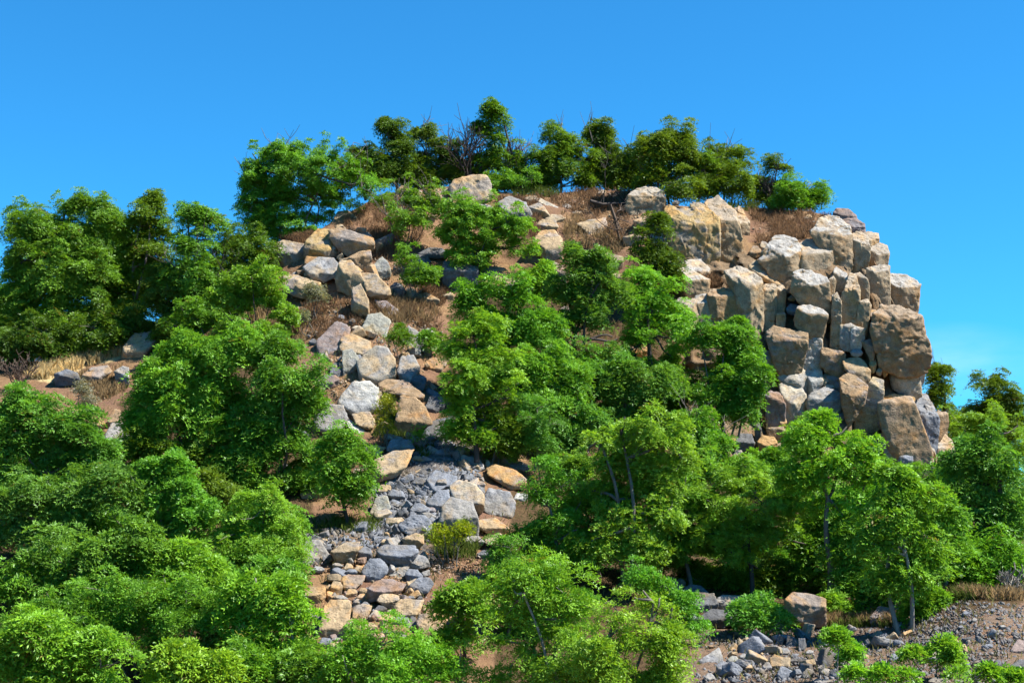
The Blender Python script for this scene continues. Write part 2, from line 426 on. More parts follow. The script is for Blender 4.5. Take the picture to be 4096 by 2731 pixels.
def rock_mesh(name, pts, level, rng, rough=1.0, chips=4, beta=55, strata=0.0, grow=1.05):
    c, N, d = hull_planes(pts)
    dirs, F = ico(level)
    L = pts - c; ext = np.maximum(np.abs(L).max(0), 1e-3)
    u = dirs * ext; size = float(np.mean(ext))
    cn, cd = [], []
    for _ in range(chips):
        n = rng.normal(size=3); n /= np.linalg.norm(n)
        s = (L @ n).max(); cn.append(n); cd.append(s * rng.uniform(0.91, 0.985))
    nrm0 = len(N)
    if strata:       # jointed rock: upright facets all round
        for _ in range(5):
            a = rng.uniform(0, 6.28); n = np.array([math.cos(a), math.sin(a), rng.normal() * 0.12]); n /= np.linalg.norm(n)
            cn.append(n); cd.append((L @ n).max() * rng.uniform(0.90, 0.99))
    if cn: N = np.concatenate([N, cn]); d = np.concatenate([d, cd])
    q = np.maximum(u @ N.T, 1e-6) / d            # 1 / t at each plane
    m = q.max(1)
    sm = m + np.log(np.exp(beta * (q / m[:, None] - 1)).sum(1)) / beta * m
    t = 1 / sm
    V = u * t[:, None] * grow
    W = V + c
    s = min(size, 0.9)
    dn = fbm(W * (1.6 / s), 2, 3) * 0.014 + fbm(W * (5 / s), 4, 13, 0.6) * 0.015
    if strata:
        q2 = W * np.array([1.3, 1.3, 3.4]) / s * 0.9
        rd = 1 - np.abs(fbm(q2, 4, 23, 0.55)); dn = dn + strata * 0.022 * (np.clip(rd, 0, 1) ** 1.6 - 0.45)
        fq = np.array([2.3, 2.3, 1.7]) / s * 0.75
        wq = W * fq + 0.22 * np.stack([fbm(W * 3 / s, 2, 61), fbm(W * 3 / s, 2, 62), fbm(W * 3 / s, 2, 63)], -1)
        dn = dn + strata * (0.060 * facets(wq, 71) + 0.030 * facets(wq * np.array([2.0, 2.0, 3.2]), 72))
        lv = W[:, 2] * 1.9 / s + 0.45 * fbm(W * 0.9 / s, 2, 81); fr = np.abs(lv - np.floor(lv) - 0.5)      # cross joints
        on = vhash(np.floor(lv).astype(np.int64), np.floor(W[:, 0] * 1.4 / s).astype(np.int64), np.zeros(len(lv), np.int64), 5) > 0.45
        dn = dn - strata * 0.055 * np.clip(1 - fr / 0.045, 0, 1) * on
    else:
        dn = dn + 0.05 * facets(W * 2.2 / s + 0.3 * fbm(W * 3 / s, 2, 61)[:, None], 71) + 0.022 * facets(W * 5.5 / s, 72)
    V = V * (1 + rough * dn)[:, None]
    return mesh_from(name, V, F, ROCK, not strata), c
CROPS = {"A": (2600, 700, .46769), "B": (2900, 1250, .46555), "C": (1650, 1000, .5102), "E": (1050, 2000, .38259), "G": (2700, 2400, .59354),
         "K1": (0, 700, .70153), "K2": (900, 400, .57411), "K3": (1050, 800, .5102), "K4": (1050, 1600, .72131), "K5": (1950, 400, .59524), "K6": (2500, 750, .79727), "K7": (2600, 1900, .63605)}
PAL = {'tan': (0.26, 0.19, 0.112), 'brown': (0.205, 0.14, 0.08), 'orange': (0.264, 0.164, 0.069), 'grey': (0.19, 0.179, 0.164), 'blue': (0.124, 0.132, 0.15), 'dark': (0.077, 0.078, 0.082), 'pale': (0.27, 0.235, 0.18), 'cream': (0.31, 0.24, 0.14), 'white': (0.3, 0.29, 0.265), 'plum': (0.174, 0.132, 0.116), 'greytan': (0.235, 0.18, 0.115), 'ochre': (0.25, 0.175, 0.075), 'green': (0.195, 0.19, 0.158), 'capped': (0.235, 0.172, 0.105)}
ROCKS = []
def rock(crop, label, col, top, bot, k=1.1, kb=0.3, thick=None, dd=0.0, rough=1.0, sink=0.42, name="boulder", cat="boulder", group="boulders of the rock slide", chips=3, strata=0.0, ext=0.0, cap=0.0, grow=1.11):
    ox, oy, sc = CROPS[crop]
    T = np.array(top, float) * sc + (ox, oy); B = np.array(bot, float) * sc + (ox, oy)
    allp = np.concatenate([T, B])
    w = np.ptp(allp[:, 0]); h = np.ptp(allp[:, 1])
    cu, cv = (allp[:, 0].min() + allp[:, 0].max()) / 2, (allp[:, 1].min() + allp[:, 1].max()) / 2
    Dc = float(DF(cu, cv)); s = Dc / FPX
    th = thick if thick else max(0.30, 0.85 * w * s, 0.55 * h * s)
    D0 = Dc - th * sink + dd
    vm = T[:, 1].max()
    dT = (vm - T[:, 1]) * s * k
    # visible lower points hang under the nearest rim point of the top face
    lo = T[:, 1] > np.median(T[:, 1]) - 1
    Tl = T[lo]; dl = dT[lo]
    dB = []
    for p in B:
        i = np.argmin(np.abs(Tl[:, 0] - p[0])); dB.append(dl[i] + kb * max(p[1] - Tl[i, 1], 0) * s)
    dB = np.array(dB)
    if ext:      # the foot of a column goes on down behind what stands in front of it
        eh = ext * h; low = B[:, 1] > B[:, 1].mean()
        B2 = B[low] + (0, eh); B = np.concatenate([B, B2]); dB = np.concatenate([dB, dB[low] + 0.30 * eh * s]); allp = np.concatenate([T, B])
    d_all = np.concatenate([dT, dB])
    front = PT(allp[:, 0], allp[:, 1], D0 + d_all)
    cen = np.array([cu, cv])
    bp = cen + (allp - cen) * 0.80
    back = PT(bp[:, 0], bp[:, 1], D0 + np.maximum(d_all, th) + 0.25 * th)
    pts = np.concatenate([front, back])
    rng = np.random.default_rng(abs(hash((round(cu), round(cv)))) % (2 ** 31))
    big = max(w, h)
    me, c = rock_mesh(name, pts, 6 if (big > 230 or (strata and big > 150)) else 5 if big > 70 else 4, rng, rough, chips, 700 if big > 230 else 400 if big > 70 else 160, strata, grow)
    o = obj(name, me, None, tuple(c))
    j = rng.uniform(0.9, 1.1)
    o.color = (*[x * j for x in PAL[col]], cap)
    tag(o, label, cat, group, "thing")
    ROCKS.append(o); return o
def col(crop, label, color, top, bot, **kw):
    kw = {**dict(kb=0.02, sink=0.45, strata=1.0, chips=2, k=1.1), **kw}
    if color == "grey": color = "capped"; kw.setdefault("cap", 0.9)
    kw.setdefault("cap", {"greytan": 0.5, "tan": 0.35, "ochre": 0.0}.get(color, 0.2))
    kw.setdefault("ext", 0.0 if kw["kb"] > 0.09 else 0.35)
    return rock(crop, label, color, top, bot, name="basalt_column", cat="basalt column", group="basalt columns of the cliff", **kw)
def brk(crop, label, color, top, bot, **kw):     # a broken block of the cliff face
    kw = {**dict(kb=0.1, sink=0.40, strata=0.8, k=0.75, ext=0.2), **kw}
    return rock(crop, label, color, top, bot, name="cliff_block", cat="rock block", group="fractured blocks of the cliff", **kw)
def chunk(crop, label, color, x0, y0, x1, y1, seed=0, **kw):   # a small rock given by its box
    rg = random.Random(x0 * 31 + y0 * 7 + seed)
    w, h = x1 - x0, y1 - y0
    f = rg.uniform(.45, .65); l = rg.uniform(.3, .6); r = rg.uniform(.25, .6); a = rg.uniform(.2, .45); b = rg.uniform(.6, .85)
    top = [(x0, y0 + h * l), (x0 + w * a, y0), (x0 + w * b, y0 + h * .06), (x1, y0 + h * r), (x0 + w * rg.uniform(.4, .7), y0 + h * f)]
    bot = [(x0 + w * .08, y0 + h * .85), (x0 + w * rg.uniform(.4, .6), y1), (x0 + w * .92, y0 + h * .82)]
    return rock(crop, label, color, top, bot, **kw)

# --- columns along the upper cliff
col("K5", "brown rough block at the cliff rim behind the dead branch", "greytan", [(955,645),(1010,605),(1110,588),(1172,622),(1165,655),(1060,650)], [(940,720),(1000,790),(1180,775),(1192,700)])
col("A", "wide column with ochre lichen on its top, leftmost of the four at the rim", "ochre", [(135,335),(140,292),(380,310),(452,425),(340,432),(230,420)], [(190,500),(200,660),(245,735),(425,730),(458,600)])
col("A", "ochre-topped column squeezed between the wide lichen one and the domed one", "ochre", [(330,300),(380,272),(480,290),(580,385),(585,440),(460,435)], [(455,610),(430,730),(540,800),(580,700),(602,560)], dd=0.05)
col("A", "tall pale column with a domed top at the cliff rim", "tan", [(480,270),(590,222),(655,265),(720,320),(735,410),(620,410),(580,375)], [(605,520),(590,700),(592,800),(780,800),(800,640),(770,470)], dd=0.0)
col("A", "short column with a tan top, right of the domed one at the rim", "tan", [(690,295),(780,292),(835,380),(850,410),(760,430)], [(790,520),(805,680),(840,620),(850,470)], dd=0.2)
col("A", "leaning column with a grey hexagonal top and a dark left face", "grey", [(1005,605),(1075,540),(1150,532),(1230,560),(1290,612),(1300,640),(1190,700),(1080,662)], [(950,735),(1080,820),(1150,980),(1200,980),(1240,850),(1297,720)], k=1.0, kb=0.12, dd=-0.3)
col("A", "squat rounded brown column just right of the grey hexagonal top", "greytan", [(1285,610),(1350,565),(1500,580),(1570,640),(1480,675),(1330,700)], [(1290,770),(1330,820),(1500,880),(1580,840),(1585,700)], dd=0.1)
col("A", "tall column with a large grey slanting top at the crest of the cliff", "grey", [(1400,490),(1460,400),(1530,370),(1630,390),(1700,450),(1718,530),(1595,530),(1540,470)], [(1400,520),(1500,580),(1590,700),(1680,830),(1716,760)], dd=-0.2, k=0.9)
brk("A", "dark weathered block on the highest point of the cliff's right shoulder", "plum", [(1575,320),(1600,290),(1690,292),(1755,345),(1640,340)], [(1570,370),(1640,385),(1760,375)])
brk("A", "dark layered slab under the shoulder block of the cliff", "plum", [(1630,390),(1760,375),(1835,420),(1840,445),(1740,440)], [(1700,450),(1760,492),(1845,495)], strata=1.5)
col("A", "narrow column just right of the tall grey slanting one", "greytan", [(1720,520),(1800,505),(1860,540),(1868,620),(1740,570)], [(1725,760),(1730,840),(1830,850),(1865,760)])
col("A", "small pale column head at the sky edge under the layered slab", "tan", [(1800,510),(1870,490),(1950,505),(1955,540),(1880,560)], [(1870,610),(1955,592)])
col("A", "stubby column at the sky edge with a deep shadowed hollow", "greytan", [(1870,640),(1960,590),(2020,610),(2045,670),(1960,690)], [(1870,760),(1920,815),(2030,775)])
col("A", "long column at the sky edge under the hollowed stub", "greytan", [(1862,820),(1960,785),(2035,790),(2037,840),(1950,855)], [(1870,1000),(1890,1140),(2045,1110),(2052,960)])
col("A", "block with a flat pale grey top jutting farthest right at the sky", "grey", [(2040,920),(2045,855),(2160,865),(2260,895),(2302,940),(2285,965),(2120,968)], [(2050,1100),(2060,1125),(2265,1195),(2270,1040)], dd=-0.1)
col("B", "huge rounded brown block bulging out of the right edge of the cliff", "brown", [(1300,30),(1360,-40),(1500,-30),(1680,55),(1560,75),(1430,40)], [(1275,180),(1345,320),(1500,385),(1640,385),(1742,310),(1695,160)], dd=-0.5, kb=0.05)
col("A", "short column with a light grey top in the middle of the cliff", "grey", [(1245,850),(1300,828),(1380,830),(1500,890),(1520,930),(1400,950),(1270,895)], [(1215,1000),(1290,1080),(1480,1150),(1532,1100)], k=1.0, kb=0.1, dd=-0.35, ext=0.45)
col("A", "small grey-topped stub below the short light grey column", "grey", [(1265,1130),(1370,1118),(1500,1170),(1515,1195),(1380,1200),(1290,1168)], [(1235,1250),(1330,1340),(1470,1310),(1512,1220)], k=1.0, kb=0.15, dd=-0.4, ext=0.5)
col("A", "column with a broad slanting grey-tan top, left of the tilted slab", "greytan", [(650,850),(760,815),(830,820),(950,910),(962,945),(860,978),(760,935)], [(700,900),(800,1060),(870,1340),(967,1340)], dd=-0.3)
col("A", "slender tan column right of the broad slanting top", "tan", [(962,970),(990,945),(1070,955),(1085,980),(1060,1005),(985,1000)], [(958,1100),(975,1300),(1060,1310),(1076,1150)])
col("A", "short tan stump in the corner under the tilted slab", "tan", [(1083,990),(1110,960),(1165,992),(1120,1005)], [(1075,1150),(1085,1190),(1145,1178),(1152,1050)])
col("A", "small squarish brown block under the short tan stump", "tan", [(1085,1195),(1150,1180),(1158,1200)], [(1078,1290),(1150,1305),(1158,1260)])
brk("A", "long pale slab tilted down to the right below the leaning column", "tan", [(850,785),(900,742),(980,745),(1130,930),(1150,975),(1060,905)], [(870,815),(1000,895),(1140,995)], dd=-0.1)
col("A", "broad orange-brown column with a rust grass ledge above it", "orange", [(500,1030),(520,990),(780,975),(795,1000),(780,1035),(560,1052)], [(502,1100),(590,1240),(600,1340),(775,1340),(782,1100)])
col("A", "grey-headed column left of the broad orange-brown one", "grey", [(380,1050),(480,1035),(565,1075),(572,1098),(410,1112)], [(405,1200),(420,1340),(570,1320),(582,1200)])
col("A", "pale column at the left end of the lower row, half behind leaves", "greytan", [(210,1110),(260,1070),(380,1070),(395,1110),(340,1150)], [(220,1300),(330,1390),(420,1380),(410,1250)])
col("A", "grey capped block, upper one of the two stacked beside the dark tree", "grey", [(300,745),(430,730),(510,800),(500,825),(450,840),(340,790)], [(330,830),(450,900),(512,872)])
col("A", "light grey block, lower one of the two stacked beside the dark tree", "grey", [(235,850),(260,808),(340,810),(440,880),(430,895),(320,905)], [(300,980),(330,1020),(490,1020),(500,900)], dd=-0.2)
col("A", "rounded grey column hanging in the centre of the upper cliff", "grey", [(1570,835),(1590,790),(1680,850),(1690,900)], [(1560,1000),(1640,1090),(1690,960)])
col("A", "long pale column face low in the centre of the cliff", "tan", [(1680,960),(1710,860),(1770,900),(1780,1000)], [(1625,1100),(1640,1270),(1775,1280),(1790,1100)], dd=-0.1)
col("A", "cracked slab with a pointed lower end over a black notch", "greytan", [(1745,865),(1800,850),(1862,905)], [(1790,1030),(1840,1110),(1870,1080),(1876,960)], dd=-0.15)
col("A", "thin upright pillar left of the long pale column face", "greytan", [(1560,1062),(1600,1040),(1630,1085)], [(1545,1385),(1632,1392),(1636,1200)])
col("A", "pale pillar right of the long pale column face", "tan", [(1782,1095),(1860,1075),(1882,1115)], [(1770,1300),(1840,1345),(1872,1250)])
col("A", "pale narrow strip of column beside the short grey-topped column", "tan", [(1530,905),(1570,870),(1587,905)], [(1530,1085),(1560,1065),(1582,985)])
# --- broken lower cliff
brk("B", "big slanting block with a sandy top right of the leafy shrub", "brown", [(365,170),(430,130),(560,155),(700,185),(708,240),(560,245),(420,212)], [(370,250),(480,330),(482,490),(640,478),(662,380),(706,255)], dd=-0.3, kb=0.1)
brk("B", "pale blue-grey chipped pillar below the small grey-topped stub", "white", [(710,232),(760,190),(840,150),(832,245)], [(650,430),(690,470),(760,500),(830,440),(822,300)])
brk("B", "brown block with a cream wedge-shaped top in the cliff's middle", "brown", [(830,340),(840,308),(1000,340),(1028,364),(840,366)], [(825,450),(940,520),(1026,502)])
brk("B", "white fractured rock with a smooth rounded foot", "white", [(690,520),(740,430),(820,450),(836,580),(740,595)], [(710,702),(760,692),(836,612)])
brk("B", "whitish curved rock with a shaded hollow beneath", "pale", [(462,540),(520,490),(650,470),(700,520),(640,605)], [(480,592),(600,612),(690,712),(706,602)])
brk("B", "rounded tan boulder face with a brown underside low in the cliff", "pale", [(465,630),(560,600),(650,620),(690,720),(600,785),(520,745)], [(510,800),(540,920),(680,892),(691,765)], dd=-0.1)
brk("B", "bulging grey-brown rock with fine cracks at the cliff foot", "grey", [(740,702),(850,650),(970,680),(1005,742),(900,762),(780,742)], [(700,785),(720,852),(960,882),(1002,795)])
brk("B", "big warm brown boulder overhanging the cream rock", "brown", [(990,575),(1060,530),(1130,560),(1225,640),(1217,692),(1100,722),(1010,682)], [(1000,765),(1060,890),(1090,872),(1202,762)], dd=-0.5, kb=0.35)
brk("B", "dark jagged wedge at the upper left of the warm brown boulder", "plum", [(860,548),(920,530),(1000,590),(1002,645)], [(905,642),(1000,682)])
brk("B", "tan sloping rock between the cream-topped block and the brown prism", "tan", [(1030,415),(1130,390),(1190,420),(1242,500),(1140,515)], [(1040,502),(1130,552),(1220,612),(1243,575)])
brk("B", "flat grey band of rock directly under the huge rounded block", "grey", [(1340,372),(1420,340),(1640,390),(1722,345),(1702,402)], [(1350,442),(1450,402),(1660,472),(1722,442)])
brk("B", "small orange block with a crack, left under the grey band", "orange", [(1338,405),(1440,390),(1472,422)], [(1340,482),(1370,532),(1422,482)])
brk("B", "large whitish block under the huge rounded block at the sky edge", "pale", [(1425,495),(1500,435),(1640,450),(1667,542),(1480,575)], [(1430,642),(1600,712),(1682,662),(1672,592)])
brk("B", "dark grey sliver at the sky edge right of the whitish block", "dark", [(1660,505),(1722,430),(1727,485)], [(1668,632),(1712,582)])
brk("B", "cream yellow fractured rock beside the big brown column", "cream", [(1230,622),(1270,570),(1350,600),(1362,682)], [(1200,800),(1110,900),(1230,962),(1322,902),(1332,745)])
col("B", "big smooth brown column near the right foot of the cliff", "brown", [(1330,805),(1470,760),(1600,760),(1632,805),(1480,805)], [(1330,902),(1430,962),(1500,1212),(1620,1290),(1750,1262),(1767,1182),(1682,1002),(1642,862)], dd=-0.3, strata=0.4)
brk("B", "rubble ledge with rusty soil on top of the big smooth column", "orange", [(1340,735),(1450,700),(1612,730),(1622,762),(1480,765)], [(1335,802),(1470,795)], dd=0.3)
col("B", "tall column with a blue-grey top leaning beside the big smooth brown one", "blue", [(1640,805),(1642,730),(1740,720),(1770,830),(1827,900),(1720,905)], [(1670,962),(1750,1122),(1800,1167),(1832,1002)], dd=-0.2)
col("B", "rightmost brown column at the cliff foot with grass on its head", "brown", [(1800,882),(1830,850),(1912,880),(1830,905)], [(1820,1132),(1880,1102),(1917,962)])
col("B", "broken pale rock below the rightmost column", "greytan", [(1810,1182),(1890,1060),(1947,1110),(1902,1172)], [(1810,1302),(1830,1422),(1932,1392),(1987,1262)])
brk("B", "cream-topped block rising behind the bright green tree at the cliff foot", "tan", [(1340,1062),(1400,1010),(1502,1070),(1430,1095)], [(1370,1202),(1440,1312),(1502,1222)])
brk("B", "thin dark slab perched on the cream-topped block", "plum", [(1310,948),(1350,905),(1442,940),(1402,958)], [(1330,987),(1422,982)])
brk("B", "small blue-grey block at the bottom of the smooth brown column", "blue", [(1500,1245),(1560,1230),(1612,1240),(1607,1282)], [(1480,1352),(1590,1382),(1612,1302)])
brk("B", "pale tan foot of rock at the very bottom of the cliff", "greytan", [(1600,1312),(1700,1270),(1782,1260),(1792,1302)], [(1620,1402),(1790,1452),(1812,1352)])
col("B", "thin pointed pillar between the brown column and the broken pale rock", "pale", [(1768,1165),(1800,1180),(1812,1225)], [(1785,1402),(1815,1402)])
brk("B", "wide pinkish-tan rock face beside the leafy shrub low on the cliff", "plum", [(350,725),(400,680),(470,700),(512,785)], [(360,962),(500,992),(516,882)], dd=-0.1)
brk("B", "cracked brown rock below the pinkish-tan face", "brown", [(362,995),(500,985),(517,1015)], [(370,1062),(500,1132),(521,1082)])
brk("B", "brown upright prism, left one of the pair under the rusty gully", "brown", [(1178,255),(1240,235),(1285,250),(1282,295)], [(1210,332),(1265,412),(1287,352)])
brk("B", "brown upright prism, right one of the pair under the rusty gully", "brown", [(1285,260),(1300,228),(1335,235),(1336,270)], [(1290,350),(1335,392)])
brk("B", "pale yellowish block below the long pale column face", "pale", [(992,115),(1080,100),(1132,132)], [(990,272),(1080,292),(1132,202)])
brk("B", "white chipped rock right of the pale yellowish block", "white", [(1085,150),(1130,130),(1200,150)], [(1080,280),(1150,300),(1200,230)])
brk("B", "dark upright shard under the leafy shrub", "dark", [(255,985),(290,950),(312,1015)], [(258,1192),(285,1202),(297,1102)])
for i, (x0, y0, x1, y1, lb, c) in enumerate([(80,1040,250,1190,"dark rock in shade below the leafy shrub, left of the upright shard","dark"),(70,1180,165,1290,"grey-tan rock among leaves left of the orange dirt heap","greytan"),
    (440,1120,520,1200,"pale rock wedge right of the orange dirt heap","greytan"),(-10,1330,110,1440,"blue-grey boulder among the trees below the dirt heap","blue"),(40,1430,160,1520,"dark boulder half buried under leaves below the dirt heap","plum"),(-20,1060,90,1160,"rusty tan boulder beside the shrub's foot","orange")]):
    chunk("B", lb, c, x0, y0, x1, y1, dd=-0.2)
chunk("B", "small heap of orange earth at the cliff foot", "orange", 285, 1060, 445, 1205, dd=-0.3, rough=1.6, name="dirt_heap", cat="earth heap", group=None, chips=0)
for x0, y0, x1, y1, lb, c in [(1080,310,1180,380,"small pale rubble block under the white chipped rock","grey"),(1130,470,1230,580,"rounded tan knob above the warm brown boulder","tan"),(850,455,930,520,"small pale lump under the cream wedge","pale"),
    (970,840,1050,930,"small grey broken block right of the bulging rock","grey"),(700,740,780,840,"cracked blue-grey rock left of the bulging rock","blue"),(1460,1060,1520,1140,"pale small block beside the smooth brown column","pale"),
    (1350,1335,1470,1410,"flat pale rubble slab at the cliff foot","greytan"),(1560,1380,1650,1450,"tan rubble block at the lowest point of the cliff","tan"),(1240,360,1300,520,"rusty splinter in the gully below the prisms","orange"),(1300,470,1350,545,"thin brown slab stuck in the gully","brown"),
    (820,520,910,640,"whitish rock piece left of the dark jagged wedge","pale"),(850,620,940,680,"pale sloping rock over the bulging grey-brown one","pale"),(470,900,530,1000,"narrow tan rock between the two tan faces","tan"),(300,440,470,520,"whitish ledge under the leafy shrub's top","pale"),(280,330,470,450,"pale broken face left of the big slanting block","pale"),(700,860,980,960,"shaded brown rock behind the top of the bright green tree","brown"),(1170,1060,1330,1250,"pinkish rock seen through the bright green tree","plum")]:
    chunk("B", lb, c, x0, y0, x1, y1, name="cliff_block", cat="rock block", group="fractured blocks of the cliff", strata=0.7)
for x0, y0, x1, y1, lb, c in [(850,605,950,715,"dark brown block below the dry grass, left of the leaning column","brown"),(940,570,1010,660,"pale wedge leaning on the hexagonal-topped column","greytan"),(1170,1105,1280,1200,"blue-grey slab left of the small grey-topped stub","blue"),
    (1180,1030,1250,1080,"small tan slab lying on the rusty ledge","tan"),(1860,810,1945,890,"small ochre block wedged between the sky-edge columns","orange"),(1865,910,1935,1010,"pale chipped block under the ochre wedge","pale"),(1320,335,1390,400,"small stone in the dry grass near the cliff crest","greytan"),(1880,1150,1945,1250,"rusty block in the gully left of the huge rounded block","orange"),
    (1540,850,1590,900,"little pale block under the squat brown column","pale"),(160,430,195,560,"dark sliver of rock left of the wide lichen column","plum"),(0,330,170,460,"flat ledge rock below the rim block","tan"),(0,460,160,640,"shaded rock face behind the dark ledge tree","greytan"),(1850,490,1925,520,"flat stone slab on the pale column head","tan"),(2100,1170,2200,1220,"dark slab on top of the huge rounded block","dark"),(2040,920,2120,1060,"pale corner block left of the jutting grey block","pale"),(0,860,200,1010,"rusty ledge rock behind the dark ledge tree","orange")]:
    chunk("A", lb, c, x0, y0, x1, y1, name="cliff_block", cat="rock block", group="fractured blocks of the cliff", strata=0.7)

# --- boulder stack on the left shoulder
rock("K3", "upright pale boulder half behind leaves at the back of the stack", "greytan", [(565,150),(600,95),(670,90),(790,190),(700,215)], [(560,220),(620,240),(780,240)], dd=0.3)
rock("K3", "big brown boulder overhanging the top of the stack", "brown", [(538,245),(620,225),(770,275),(850,300),(863,345),(720,322),(600,287)], [(540,310),(620,400),(680,437),(800,412),(863,382)], dd=-0.7, kb=0.5)
rock("K3", "boulder with orange lichen on its right face, at the left of the stack top", "ochre", [(345,330),(430,240),(540,240),(522,340),(502,392),(420,357)], [(330,382),(345,467),(480,452),(570,442),(576,402)], dd=-0.6, kb=0.45)
rock("K3", "wide grey lichened boulder at the far left of the stack", "greytan", [(70,375),(160,325),(330,350),(322,402),(180,412),(90,392)], [(45,502),(60,572),(200,572),(290,502),(330,422)], dd=0.0)
rock("K3", "boulder with a white top and ochre corner in the left middle of the stack", "grey", [(320,530),(440,455),(540,460),(597,520),(520,572),(370,572)], [(400,620),(490,642),(582,592)], dd=-0.6, kb=0.4)
rock("K3", "brown angular boulder wedged in the middle of the stack", "brown", [(690,452),(760,410),(840,395),(852,432),(720,455)], [(640,472),(700,512),(770,572),(846,542)], dd=-0.2, kb=0.4)
rock("K3", "dark pointed slab standing at the right of the stack", "plum", [(865,335),(960,290),(1025,262),(1020,285)], [(860,452),(900,502),(970,442),(1016,322)], dd=0.2, kb=0.3)
rock("K3", "tall grey-tan boulder leaning at the right flank of the stack", "green", [(820,572),(900,490),(940,455),(985,500),(1000,552)], [(880,642),(980,667),(996,602)], dd=0.0, k=0.6)
rock("K3", "upright boulder with a pale pointed top in the centre of the stack", "tan", [(605,515),(620,492),(690,480),(770,577),(640,577)], [(580,602),(590,702),(690,752),(800,672),(792,622)], dd=-0.8, kb=0.12)
rock("K3", "smooth pale tan boulder right of the centre one in the stack", "tan", [(780,582),(890,590),(952,662),(952,737),(820,702)], [(820,752),(940,792),(1000,742),(987,682)], dd=-0.7, k=0.6)
rock("K3", "small tilted block with a bright tan face at the front of the stack", "tan", [(705,702),(770,668),(830,792),(825,847),(720,792)], [(700,862),(760,902),(836,917)], dd=-0.9, k=0.5, kb=0.3)
rock("K3", "low square boulder with flat top at the left foot of the stack", "tan", [(175,602),(250,590),(440,650),(446,672),(300,652)], [(170,692),(250,752),(440,802),(446,742)], dd=-0.5, kb=0.1)
rock("K3", "flat pale slab lying on the slope below the stack", "plum", [(880,787),(980,800),(1060,862),(1060,962),(960,902)], [(990,962),(1060,987)], k=0.7)
rock("K3", "dark shelf block left of the shaded cliff blocks", "brown", [(1195,747),(1290,730),(1380,780),(1300,777)], [(1205,802),(1290,832),(1380,812)])
rock("K3", "rough squarish block beside the dark shelf block", "greytan", [(1395,752),(1480,725),(1502,747)], [(1390,822),(1490,832)])
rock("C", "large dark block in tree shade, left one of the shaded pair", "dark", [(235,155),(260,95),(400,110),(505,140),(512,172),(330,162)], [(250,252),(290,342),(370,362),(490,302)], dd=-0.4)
rock("C", "large brown block dappled with shade, right one of the shaded pair", "brown", [(510,185),(560,130),(720,150),(800,250),(792,292),(640,242)], [(515,242),(600,312),(740,312)], dd=-0.4)
rock("C", "tan boulder partly behind the slim sapling in the middle slope", "tan", [(805,242),(850,205),(930,220),(962,272)], [(810,282),(920,332)], dd=-0.2)
rock("C", "pale upright rock face behind the central tree's top", "plum", [(1060,135),(1100,100),(1180,130),(1202,202)], [(1070,302),(1130,342),(1202,302)])
rock("C", "pinkish tan slab behind the central trees", "tan", [(1060,330),(1150,290),(1240,330),(1245,380)], [(1080,440),(1230,440)])
rock("C", "flat pale boulder on the ledge under dry grass", "greytan", [(1420,55),(1500,25),(1640,55),(1652,82),(1540,92)], [(1450,95),(1540,182),(1642,162)], dd=-0.2)
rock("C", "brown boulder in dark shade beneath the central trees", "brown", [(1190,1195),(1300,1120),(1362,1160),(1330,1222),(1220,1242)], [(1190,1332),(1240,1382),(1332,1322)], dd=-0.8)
chunk("C", "small brown boulder right of the shaded one beneath the central trees", "brown", 1410, 1220, 1515, 1310, dd=-0.5)
chunk("C", "light tan boulder under the leafy shrub", "tan", 2000, 1085, 2115, 1240, dd=-0.4)
rock("C", "flat grey slab in shade under the leafy shrub", "blue", [(1995,1250),(2060,1215),(2156,1235),(2150,1275)], [(2010,1300),(2120,1350),(2156,1310)], dd=-0.4)
chunk("C", "tan rock at the trunk of the leaning central tree", "tan", 1700, 860, 1900, 960, dd=-0.2)
chunk("C", "shaded rock wall piece behind the central trees", "greytan", 1140, 440, 1260, 540)
chunk("C", "brown rock behind the twin-stemmed tree", "orange", 1650, 720, 1850, 870, dd=-0.1)
# --- rim rocks
rock("K5", "grey boulder with a smooth light top at the rim behind the ledge bush", "grey", [(80,692),(150,655),(250,690),(277,732),(170,757),(100,737)], [(110,790),(140,842),(290,842),(291,762)], dd=-0.3)
rock("K5", "brown angular rock right of the smooth grey rim boulder", "greytan", [(280,722),(340,695),(380,720),(387,752)], [(300,802),(370,807),(430,792)], dd=-0.2)
chunk("K5", "small round stone on top of the angular rim rock", "greytan", 248, 645, 342, 705)
rock("K5", "pale yellow slab sloping in the rim soil", "pale", [(335,682),(360,665),(470,720),(482,757)], [(400,762),(470,772)])
rock("K5", "flat tan stone above the rounded ledge boulder", "tan", [(330,837),(370,805),(450,810),(472,852)], [(350,872),(460,877)])
rock("K5", "rounded tan boulder standing on the ledge right of the ledge bush", "tan", [(310,952),(360,885),(450,882),(500,942),(492,982),(400,1002)], [(330,1022),(400,1092),(500,1072)], dd=-0.5)
rock("K5", "sandy slab slanting under the dead branch", "tan", [(615,837),(680,815),(790,800),(820,922),(790,952),(690,892)], [(660,882),(760,962),(820,942)], k=0.7)
rock("K5", "flat ledge block between the dead branch and the dark ledge tree", "tan", [(990,812),(1080,780),(1190,810),(1200,842),(1060,832)], [(1000,852),(1080,902),(1215,902)])
rock("K5", "tan ledge stone left of the dark ledge tree", "tan", [(915,922),(980,905),(1060,922)], [(920,982),(1050,1002)])
